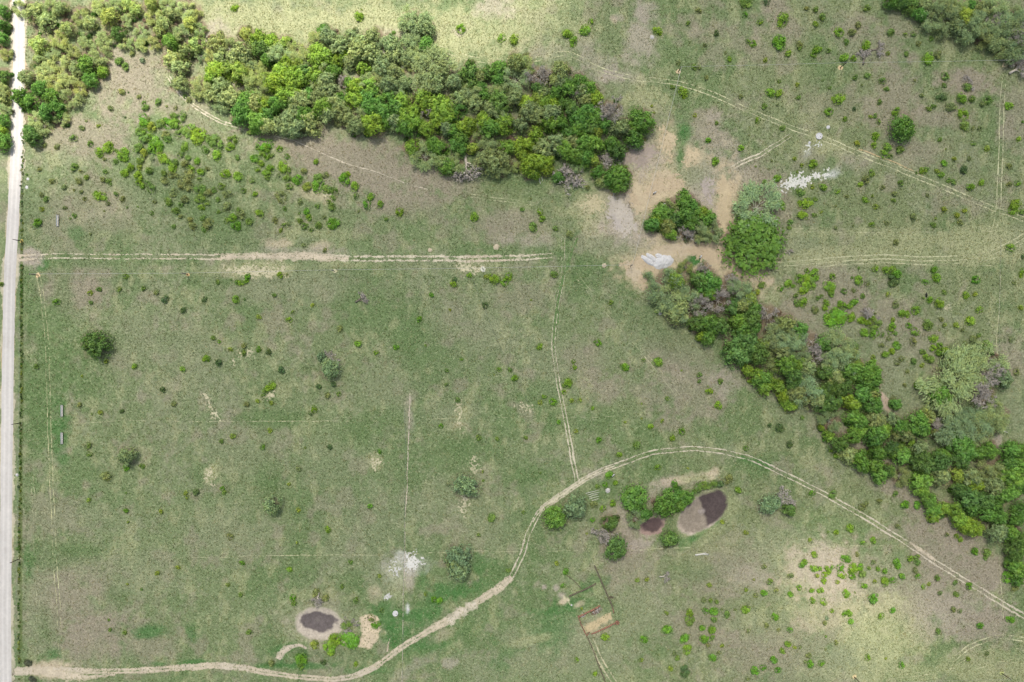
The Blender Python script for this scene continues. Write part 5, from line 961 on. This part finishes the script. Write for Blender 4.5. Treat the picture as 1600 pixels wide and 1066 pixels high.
# ------------------------------------------------------------------ round concrete water troughs
M_CONC = mat_plain('pale_concrete', D(222, 220, 214), .85, .1, 2.0); M_WATER = mat_plain('trough_floor', D(214, 212, 206), .7, .08, 1.0)
def tank(px, py, r, label):
    x, y = W(px, py); z = hz(x, y)
    t = tag(empty('water_trough', (x, y, z)), label, 'water trough', 'round water troughs')
    g = Geo(); n = 28; v = []
    for rr, zz in ((r, -.2), (r * .98, .62), (r * .88, .62), (r * .86, .42)):
        v += [(rr * math.cos(6.2832 * k / n), rr * math.sin(6.2832 * k / n), zz) for k in range(n)]
    g.add(v, [(i * n + k, i * n + (k + 1) % n, (i + 1) * n + (k + 1) % n, (i + 1) * n + k) for i in range(3) for k in range(n)]); put('wall', g.mesh('wall', M_CONC), t)
    g = Geo(); g.add([(r * .87 * math.cos(6.2832 * k / n), r * .87 * math.sin(6.2832 * k / n), .45) for k in range(n)], [tuple(range(n))]); put('basin', g.mesh('basin', M_WATER), t)
    g = Geo(); g.box((r * .35, -r * .2, .55), (.4, .25, .18), .5); g.tube([(r * .5, -r * .3, .55), (r * 1.1, -r * .6, .3)], [.04, .04], 6); put('float_valve', g.mesh('float_valve', M_POLE), t)
tank(618, 958, 1.62, 'round pale concrete water trough below the white patch on the fence line')
tank(1279.5, 213, 1.95, 'round pale concrete water trough in the upper right pasture beside the diagonal track')

# ------------------------------------------------------------------ white caliche heaps
M_HEAP = mat_plain('heaped_caliche', D(212, 210, 204), .95, .12, 1.2)
def heap(px, py, L, Wd, ht, deg, label, seed):
    x, y = W(px, py); z = hz(x, y)
    n, m = 40, 24; u, v = np.meshgrid(np.linspace(-1.1, 1.1, n), np.linspace(-1.1, 1.1, m))
    r = np.sqrt(u * u + v * v) + (fbm(u * 3, v * 3, 1, 3, seed) - .5) * .35
    hgt = ht * np.clip(1 - r ** 2, -.2, 1) * (.7 + .6 * fbm(u * 4, v * 4, 1, 3, seed + 3)) + (fbm(u * 14, v * 14, 1, 2, seed + 5) - .5) * .18
    V = np.stack([u * L, v * Wd, hgt], -1).reshape(-1, 3); id_ = np.arange(n * m).reshape(m, n)
    f = np.stack([id_[:-1, :-1], id_[:-1, 1:], id_[1:, 1:], id_[1:, :-1]], -1)
    kp = (np.minimum.reduce([hgt[:-1, :-1], hgt[:-1, 1:], hgt[1:, 1:], hgt[1:, :-1]]) > -.16)
    o = put('gravel_heap', mesh_np('gravel_heap', V, f[kp], (M_HEAP,), smooth=True), loc=(x, y, z)); o.rotation_euler = (0, 0, -math.radians(deg))
    tag(o, label, 'gravel heap', 'white caliche heaps in the sand yard')
heap(1036, 409.5, 6.2, 3.9, 1.5, -18, 'broad white caliche heap at the right of the group beside the wood', 601)
heap(1012, 407.5, 5.0, 1.7, 1.0, 38, 'long narrow white caliche ridge at the lower left of the heaps', 611)
heap(1018, 403, 4.4, 1.5, .8, 38, 'middle white caliche ridge between the narrow ridge and the short one', 621)
heap(1030, 401, 2.6, 1.7, .7, 30, 'short pale caliche ridge at the top of the heaps', 631)
M_ROCK = mat_plain('grey_rock', D(196, 192, 182), .9, .2, 2.0); M_MOUND = mat_plain('ant_mound_soil', D(198, 184, 154), .95, .15, 2.0)
def mound(px, py, R, ht, name, cat, label, mat, seed, group=None):
    x, y = W(px, py); z = hz(x, y); n = 18; g = []
    u, v = np.meshgrid(np.linspace(-1.15, 1.15, n), np.linspace(-1.15, 1.15, n)); r = np.sqrt(u * u + v * v) + (fbm(u * 2.5, v * 2.5, 1, 2, seed) - .5) * .5
    hgt = ht * np.clip(1 - r ** 2, -.25, 1) * (.7 + .6 * fbm(u * 5, v * 5, 1, 2, seed + 1)); id_ = np.arange(n * n).reshape(n, n)
    f = np.stack([id_[:-1, :-1], id_[:-1, 1:], id_[1:, 1:], id_[1:, :-1]], -1); kp = np.minimum.reduce([hgt[:-1, :-1], hgt[:-1, 1:], hgt[1:, 1:], hgt[1:, :-1]]) > -.2 * ht
    tag(put(name, mesh_np(name, np.stack([u * R, v * R, hgt], -1).reshape(-1, 3), f[kp], (mat,), smooth=True), loc=(x, y, z)), label, cat, group)
mound(672, 391, 1.3, .35, 'soil_mound', 'soil mound', 'pale round soil mound just above the level dirt track', M_MOUND, 641, 'pale soil mounds')
mound(776, 386, 1.9, .3, 'soil_mound', 'soil mound', 'wide pale soil mound above the right half of the level track', M_MOUND, 643, 'pale soil mounds')
mound(944, 415, 1.3, .5, 'soil_mound', 'soil mound', 'pale soil mound in the grass left of the white heaps', M_MOUND, 645, 'pale soil mounds')
mound(950, 767, 1.5, .6, 'rock_heap', 'rock heap', 'grey white rock heap right of the pile of poles', M_ROCK, 647)
mound(1019, 58, 1.2, .4, 'rock_heap', 'rock heap', 'pale grey rock heap left below a bush in the upper pasture', M_ROCK, 649)
mound(1031.5, 490, 1.0, .5, 'rock_heap', 'rock heap', 'small grey rock heap in grass below left of the silver clump', M_ROCK, 651)
mound(27, 742, .9, .5, 'rock_heap', 'rock heap', 'white rock on the verge between the road and the fence', M_HEAP, 653)
mound(44, 280, .8, .3, 'rock_heap', 'rock heap', 'upper white rock in grass beside the narrow stretch of road', M_HEAP, 655)
mound(42.5, 293, 1.0, .3, 'rock_heap', 'rock heap', 'lower white rock in grass beside the narrow stretch of road', M_HEAP, 657)
mound(893, 964 - 18, .55, .4, 'rock_heap', 'rock heap', 'white stone in green grass left of the brick ruin', M_HEAP, 659)
mound(638, 952, .8, .3, 'rock_heap', 'rock heap', 'white chalk lump right of the lower round trough', M_HEAP, 661)
mound(1265, 223, .8, .3, 'rock_heap', 'rock heap', 'white chalk lump below left of the upper round trough', M_HEAP, 663)
mound(1294, 199, 1.1, .3, 'rock_heap', 'rock heap', 'pale chalk lump above right of the upper round trough', M_HEAP, 665)

# ------------------------------------------------------------------ felled wood
M_LOG = mat_plain('bleached_log', D(216, 212, 196), .9, .15, 2.0)
def log(p, q, r, name, cat, label, group=None, fork=False):
    a = W(*p); b = W(*q); za = hz(*a) + r * .8; zb = hz(*b) + r * .8
    o = np.array([(a[0] + b[0]) / 2, (a[1] + b[1]) / 2, (za + zb) / 2]); A = Vector((*a, za)) - Vector(o); B = Vector((*b, zb)) - Vector(o)
    g = Geo(); m = A.lerp(B, .5) + Vector((0, r * .8, r * .3)); g.tube([A, A.lerp(m, .5), m, m.lerp(B, .5), B], [r, r * .96, r * .9, r * .8, r * .6], 8)
    if fork: g.tube([m, m.lerp(B, .6) + Vector((0, 1.0, .2))], [r * .55, r * .3], 6); g.tube([m.lerp(B, .7), B + Vector((-.4, -.9, .1))], [r * .4, r * .2], 6)
    tag(put(name, g.mesh(name, M_LOG, True), loc=tuple(o)), label, cat, group)
log((1086, 867), (1107, 865.5), .5, 'fallen_log', 'log', 'pale bleached log lying in grass below the long dried pond', None, True)
for i, (p, q, w) in enumerate((((915.5, 771.5), (936, 766.5), 'top pale pole of the pile beside the curved track'), ((918, 774), (937, 769.5), 'second pale pole from the top of the pile'), ((920, 777), (935, 772.5), 'middle pale pole of the pile beside the track'), ((921, 780), (936, 776), 'fourth pale pole from the top of the pile'), ((924, 783), (936, 779.5), 'lowest short pale pole of the pile'))):
    log(p, q, .16, 'wooden_pole', 'pole', w, 'pale poles lying in a pile')
log((842, 277), (844.5, 288), .22, 'fallen_log', 'log', 'thin pale log pointing out of the lower edge of the big wood')
log((847, 276), (847.5, 283), .15, 'fallen_log', 'log', 'short pale stick beside the thin log at the wood edge')
log((1206, 345), (1224, 362), .12, 'fallen_log', 'log', 'thin grey stick lying right of the huge round tree')
log((1560, 672), (1574, 676), .3, 'fallen_log', 'log', 'bleached log at the right tip of the silvery trees')
def fallen_tree(px, py, R, deg, tilt, label, name='fallen_tree', cat='fallen tree', seed=0, mat=M_DEAD, flat=.5):
    x, y = W(px, py); z = hz(x, y)
    g, tips = limbs(800 + seed, 6, 3, .075, .9, .8, (2, 3), trunk=.5); gv = np.array(g.v); g2 = Geo(); rng = random.Random(seed)
    for p, d in tips:
        for q in range(4):
            e = (d + Vector((rng.gauss(0, .6), rng.gauss(0, .6), rng.gauss(0, .4)))).normalized(); g2.tube([p, p + e * .1, p + e * .1 + Vector((rng.gauss(0, .06), rng.gauss(0, .06), .04))], [.018, .014, .008], 3, cap=False)
    t = tag(empty(name, (x, y, z)), label, cat)
    def turn(v):
        v = np.array(v); a = math.radians(tilt); ca, sa = math.cos(a), math.sin(a)
        w = np.stack([v[:, 0], v[:, 1] * ca + v[:, 2] * sa, -v[:, 1] * sa + v[:, 2] * ca], 1)
        b = math.radians(-deg); cb, sb = math.cos(b), math.sin(b); w = np.stack([w[:, 0] * cb - w[:, 1] * sb, w[:, 0] * sb + w[:, 1] * cb, w[:, 2]], 1)
        return w
    A = turn(gv); B = turn(g2.v); allv = np.vstack([A, B]); c = (np.percentile(allv, 97, 0) + np.percentile(allv, 3, 0)) / 2
    k = 2 * R / (np.percentile(allv, 97, 0) - np.percentile(allv, 3, 0))[:2].max(); zmin = np.percentile(allv[:, 2], 8)
    f = lambda v: (v - np.array([c[0], c[1], zmin])) * (k, k, k * flat)
    put('limbs', mesh_np('limbs', f(A), np.array(g.f), (mat,)), t); tag(put('twigs', mesh_np('twigs', f(B), np.array(g2.f), (M_TWIG,)), t), kind='stuff')
fallen_tree(732, 272, 7.6, 170, 75, 'fallen grey dead tree spread on grass at the lower edge of the big wood', seed=1)
fallen_tree(891, 279, 7.0, 60, 20, 'uprooted bare tree with pale limbs at the lower right edge of the big wood', seed=2)
fallen_tree(948, 250, 6.6, 20, 50, 'bare dead tree with a pale forked trunk near the right end of the big wood', 'dead_tree', 'dead tree', 3)
fallen_tree(943, 836, 6.6, 200, 50, 'grey dead tree left of the small muddy pond', 'dead_tree', 'dead tree', 4)
fallen_tree(1226, 774, 4.8, 30, 70, 'pinkish grey brush pile beside the round tree right of the long pond', 'brush_pile', 'brush pile', 5)
fallen_tree(497, 939, 2.9, 190, 70, 'small dead tree on the bank above the round dried pond', 'dead_tree', 'dead tree', 6)
fallen_tree(540, 969, 2.2, 100, 60, 'broken grey branches on the green bank right of the round pond', 'brush_pile', 'brush pile', 7)
fallen_tree(545, 983, 1.9, 30, 70, 'small grey branches below the others right of the round pond', 'brush_pile', 'brush pile', 8)
fallen_tree(556, 971, 2.2, 240, 60, 'grey branches between the green bank and the sandy patch', 'brush_pile', 'brush pile', 9)
fallen_tree(518, 561, 4.6, 60, 70, 'dead grey branches at the top of the grey tree in mid pasture', 'brush_pile', 'brush pile', 10)
fallen_tree(568, 465, 2.8, 60, 70, 'small dark dead bush in the middle of the left pasture', 'dead_bush', 'dead bush', 11, M_POST)
fallen_tree(1233, 393, 2.2, 10, 60, 'small grey dead bush right of the huge round tree', 'dead_bush', 'dead bush', 12)
fallen_tree(1354, 489, 2.8, 10, 70, 'grey dead brush among the lime bushes above the lower wood', 'brush_pile', 'brush pile', 13)
fallen_tree(1370, 500, 2.2, 80, 70, 'second grey dead brush just right of the first above the lower wood', 'brush_pile', 'brush pile', 14)
fallen_tree(1041, 900, 2.6, 80, 70, 'low grey dead bush below the small muddy pond', 'dead_bush', 'dead bush', 15)
fallen_tree(1375, 77, 4.0, 80, 75, 'low dark leafless scrub left of the lime bush in the upper right', 'dead_bush', 'dead bush', 16, M_POST, .25)
fallen_tree(1350, 85, 4.0, 10, 75, 'low dark leafless scrub just above the upper right wire', 'dead_bush', 'dead bush', 17, M_POST, .25)
fallen_tree(1512, 130, 4.0, 60, 75, 'low dark leafless scrub among bushes in the upper right pasture', 'dead_bush', 'dead bush', 18, M_POST, .25)
fallen_tree(1594, 105, 6.0, 60, 75, 'purple grey leafless scrub at the upper right frame edge', 'dead_bush', 'dead bush', 19, M_DEAD, .3)
# cut brush left at the two corners of the lower junction
for (a, b, R, lab) in ((44, 1036, 2.9, 'grey-green heap of cut brush above the lower road junction'), (48, 1062, 2.4, 'dark heap of cut brush below the lower road junction')):
    lst = []
    for q in range(5): scatter(lst, a + ru.gauss(0, 3.5), b + ru.gauss(0, 1.6), R * .55, 1.2, D(126, 134, 110) * ru.uniform(.7, 1.1), ru)
    o = merge('brush_heap', lst, M_LEAFV); tag(o, lab, 'brush heap')

# ------------------------------------------------------------------ the brick ruin
M_BRICK = mat_plain('old_brick', D(164, 116, 94), .95, .3, 2.0, D(120, 96, 78)); M_STONE = mat_plain('mossy_stone', D(108, 100, 80), .95, .3, 2.0)
def wall(pts, w, ht, label, mat, seed, name='ruined_wall'):
    c = catmull(pts, .35)[:, :2]; d = np.gradient(c, axis=0); d /= np.linalg.norm(d, axis=1)[:, None]; nr = np.stack([-d[:, 1], d[:, 0]], 1)
    rng = np.random.default_rng(seed); n = len(c); h = ht * (.45 + .9 * fbm(np.arange(n) * .35, np.zeros(n), 2.2, 3, seed)); h[rng.random(n) < .06] *= .45
    z = height(c[:, 0], c[:, 1]); o = np.array([c[:, 0].mean(), c[:, 1].mean(), z.mean()]); g = Geo(); ww = w * (.8 + .4 * rng.random(n)) / 2
    v = []
    for i in range(n):
        for s, zz in ((-1, -.3), (-.9, h[i]), (.9, h[i] * rng.uniform(.85, 1.1)), (1, -.3)):
            v.append((c[i, 0] + nr[i, 0] * s * ww[i] - o[0], c[i, 1] + nr[i, 1] * s * ww[i] - o[1], z[i] + zz - o[2]))
    g.add(v, [(i * 4 + k, (i + 1) * 4 + k, (i + 1) * 4 + k + 1, i * 4 + k + 1) for i in range(n - 1) for k in range(3)] + [(0, 1, 2, 3), tuple((n - 1) * 4 + k for k in (3, 2, 1, 0))])
    tag(put(name, g.mesh(name, mat), loc=tuple(o)), label, 'ruined wall', 'remains of ruined walls')
wall([(903, 962), (909, 978), (917, 994)], .55, .9, 'left red brick wall of the ruin, running down to its lower corner', M_BRICK, 701)
wall([(924, 991), (940, 984), (962, 973)], .55, .9, 'lower red brick wall of the ruin, ending at the round turret', M_BRICK, 702)
wall([(917, 993.5), (921, 987.5)], .45, .8, 'short red brick stub at the lower left corner of the ruin', M_BRICK, 703)
wall([(904, 964), (918, 957), (930, 951), (938, 946.5)], .8, .7, 'crumbling upper brick wall of the ruin edged with red rubble', M_BRICK, 704)
wall([(889, 932), (902, 926), (914, 921), (931, 912)], .7, .8, 'dark stone wall slanting above the brick ruin', M_STONE, 705)
wall([(929, 884), (936, 900), (942, 914), (950, 932), (957, 948)], .8, .9, 'long dark stone wall running down the right of the ruin', M_STONE, 706)
wall([(918, 996), (926, 1014), (934, 1036), (942, 1056), (947, 1070)], .6, .6, 'dark stone wall running from the ruin to the bottom edge', M_STONE, 707)
wall([(957, 948), (959, 958)], .6, .7, 'short wall piece at the right corner of the ruin', M_BRICK, 708)
wall([(880, 895), (896, 907), (908, 920)], .35, .35, 'faint low stone line slanting down to the dark wall', M_STONE, 709)
def turret(px, py):
    x, y = W(px, py); z = hz(x, y); g = Geo(); n = 18; v = []
    for rr, zz in ((1.15, -.3), (1.15, 1.0), (.75, 1.05), (.72, .1)): v += [(rr * math.cos(6.2832 * k / n), rr * math.sin(6.2832 * k / n), zz * (1 + .12 * math.sin(k * 2.3))) for k in range(n)]
    g.add(v, [(i * n + k, i * n + (k + 1) % n, (i + 1) * n + (k + 1) % n, (i + 1) * n + k) for i in range(3) for k in range(n)] + [tuple(3 * n + k for k in range(n))])
    tag(put('brick_turret', g.mesh('brick_turret', M_BRICK), loc=(x, y, z)), 'hollow round red brick turret at the right corner of the ruin', 'ruined turret')
turret(964.5, 972.5)
def rubble(px, py, L, Wd, deg, label, mats, seed, k=170):
    x, y = W(px, py); z = hz(x, y); t = tag(empty('rubble_heap', (x, y, z), -math.radians(deg)), label, 'rubble heap'); rng = random.Random(seed)
    for j, (nm, m) in enumerate(mats):
        g = Geo()
        for i in range(k):
            a = rng.gauss(0, .45) * L; b = rng.gauss(0, .42) * Wd; hh_ = .5 * math.exp(-(a / L) ** 2 - (b / Wd) ** 2)
            g.box((a, b, hh_ * rng.uniform(.3, 1)), (rng.uniform(.15, .5), rng.uniform(.12, .3), rng.uniform(.1, .25)), rng.uniform(0, 3))
        tag(put(nm, g.mesh(nm, m), t), kind='stuff')
rubble(931, 955, 3.4, 1.6, -27, 'dark heap of brick rubble and sticks inside the ruin', (('loose_bricks', M_BRICK), ('loose_stones', M_STONE), ('pale_stones', M_ROCK)), 31)
rubble(911, 962, 1.7, 1.0, -27, 'small rubble heap with pale stones at the left end of the ruin', (('loose_bricks', M_BRICK), ('pale_stones', M_ROCK)), 32, 60)
rubble(955, 933, 1.4, .9, 20, 'dark stones at the bend of the long stone wall', (('loose_stones', M_STONE),), 33, 60)

# ------------------------------------------------------------------ cattle
M_HIDE = mat_plain('black_white_hide', D(40, 38, 38), .8, .1, 1.2, D(226, 224, 216), 'Object', .48, .52); M_BLACKHIDE = mat_plain('black_hide', D(44, 40, 40), .8, .1, 1.2)
def cow(px, py, deg, label, mat=M_HIDE, seed=0):
    x, y = W(px, py); z = hz(x, y)
    V = [(0, 0, 1.02), (.55, 0, 1.05), (.85, 0, 1.12), (1.12, 0, 1.22), (1.38, .0, 1.16), (1.62, 0, .98), (-.5, 0, 1.05), (-.85, 0, 1.06), (-1.0, 0, .98), (-1.06, 0, .5)]
    E = [(0, 1), (1, 2), (2, 3), (3, 4), (4, 5), (0, 6), (6, 7), (7, 8), (8, 9)]
    R = [.40, .38, .30, .20, .17, .10, .37, .27, .06, .035]
    for s in (-1, 1):
        b = len(V); V += [(.55, s * .22, .72), (.57, s * .22, .38), (.56, s * .22, .02)]; R += [.13, .075, .07]; E += [(1, b), (b, b + 1), (b + 1, b + 2)]
        b = len(V); V += [(-.68, s * .22, .72), (-.78, s * .22, .40), (-.70, s * .22, .02)]; R += [.15, .075, .07]; E += [(6, b), (b, b + 1), (b + 1, b + 2)]
        b = len(V); V += [(1.34, s * .26, 1.22)]; R += [.04]; E += [(4, b)]
    me = bpy.data.meshes.new('cow'); me.from_pydata(V, E, [])
    o = put('cow', me, loc=(x, y, z)); o.rotation_euler = (0, 0, math.radians(deg))
    m = o.modifiers.new('skin', 'SKIN'); ly = me.skin_vertices[0] if me.skin_vertices else None
    if ly is None:
        import bmesh
        bm = bmesh.new(); bm.from_mesh(me); bm.verts.layers.skin.verify(); bm.to_mesh(me); bm.free(); ly = me.skin_vertices[0]
    for i, r in enumerate(R): ly.data[i].radius = (r, r); ly.data[i].use_root = (i == 0)
    sub = o.modifiers.new('smooth', 'SUBSURF'); sub.levels = 1; sub.render_levels = 1
    me.materials.append(mat)
    tag(o, label, 'cow', 'cattle around the sand yard')
cow(1022, 302, 36, 'black and white cow standing out on the big sand lobe')
cow(1036, 320, 30, 'black and white cow at the upper edge of the tree clump by the sand')
cow(1087, 379.5, 8, 'black and white cow in shade at the lower edge of the tree clump')
cow(1094, 402, 60, 'black and white cow beside the bright green wedge near the white heaps')
cow(957.5, 743, 40, 'dark cow with a white patch beside a bush below the curved track')
cow(1446, 461.5, 100, 'black cow grazing among lime bushes on the right side', M_BLACKHIDE)

# ------------------------------------------------------------------ broken cloud above the drone, which shades most of the pasture
def clouds():
    zc = 760.0; sh = zc / math.tan(SUN_EL); ox, oy = SUN_AZ[0] * sh, SUN_AZ[1] * sh
    xs = np.arange(-1500, 1501, 20.0); ys = np.arange(-1500, 1501, 20.0); X, Y = np.meshgrid(xs, ys)
    gx_, gy_ = X - ox, Y - oy; px = gx_ / S + 800; py = 533 - gy_ / S      # where each part of the cloud throws its shade
    edge = np.interp(px, [-2500, -600, 0, 120, 330, 560, 720, 830, 880, 960, 1100, 2000, 4000], [320, 290, 250, 215, 190, 150, 120, 70, -10, -200, -900, -1500, -1600])
    d1 = (py - edge) * S
    d2 = (ell(px, py, (1285, 898, 46, 42, 0)) - 1) * 50 * S
    d3 = (ell(px, py, (1372, 988, 52, 56, 0)) - 1) * 60 * S
    wob = (fbm(X, Y, 140, 4, 901) - .5)
    d = np.minimum(d1, np.minimum(d2, d3 + 8)) + wob * 26
    th = 46 * sst(-6, 46, d); th = np.maximum(th, np.where(np.minimum(d2, d3) < d1, 14.0, 0.0)) 
    th = th * (.85 + .5 * (fbm(X, Y, 180, 4, 911) - .5))
    ok = th > 1.5; n = X.size; id_ = np.arange(n).reshape(X.shape)
    q = ok[:-1, :-1] & ok[1:, :-1] & ok[:-1, 1:] & ok[1:, 1:]
    f = np.stack([id_[:-1, :-1], id_[:-1, 1:], id_[1:, 1:], id_[1:, :-1]], -1)[q]
    top = np.stack([X, Y, zc + th * .7], -1).reshape(-1, 3); bot = np.stack([X, Y, zc - th * .3], -1).reshape(-1, 3)
    # close the sides
    e = {}
    for a, b, c, dd in f:
        for u, v in ((a, b), (b, c), (c, dd), (dd, a)):
            if (v, u) in e: del e[(v, u)]
            else: e[(u, v)] = 1
    side = np.array([(v, u, u + n, v + n) for u, v in e])
    F = np.vstack([f, f[:, ::-1] + n, side[:, ::-1]])
    m, nn, l, out = newmat('cloud_vapour'); pv = nn.new('ShaderNodeVolumePrincipled'); pv.inputs['Density'].default_value = CLOUD_DENSITY
    pv.inputs['Color'].default_value = (.97, .97, .98, 1); pv.inputs['Anisotropy'].default_value = 0.6
    l.new(pv.outputs[0], out.inputs['Volume'])
    o = put('cloud', mesh_np('cloud', np.vstack([top, bot]), F, (m,), smooth=True)); tag(o, kind='structure')
CLOUD_DENSITY = 0.027
clouds()
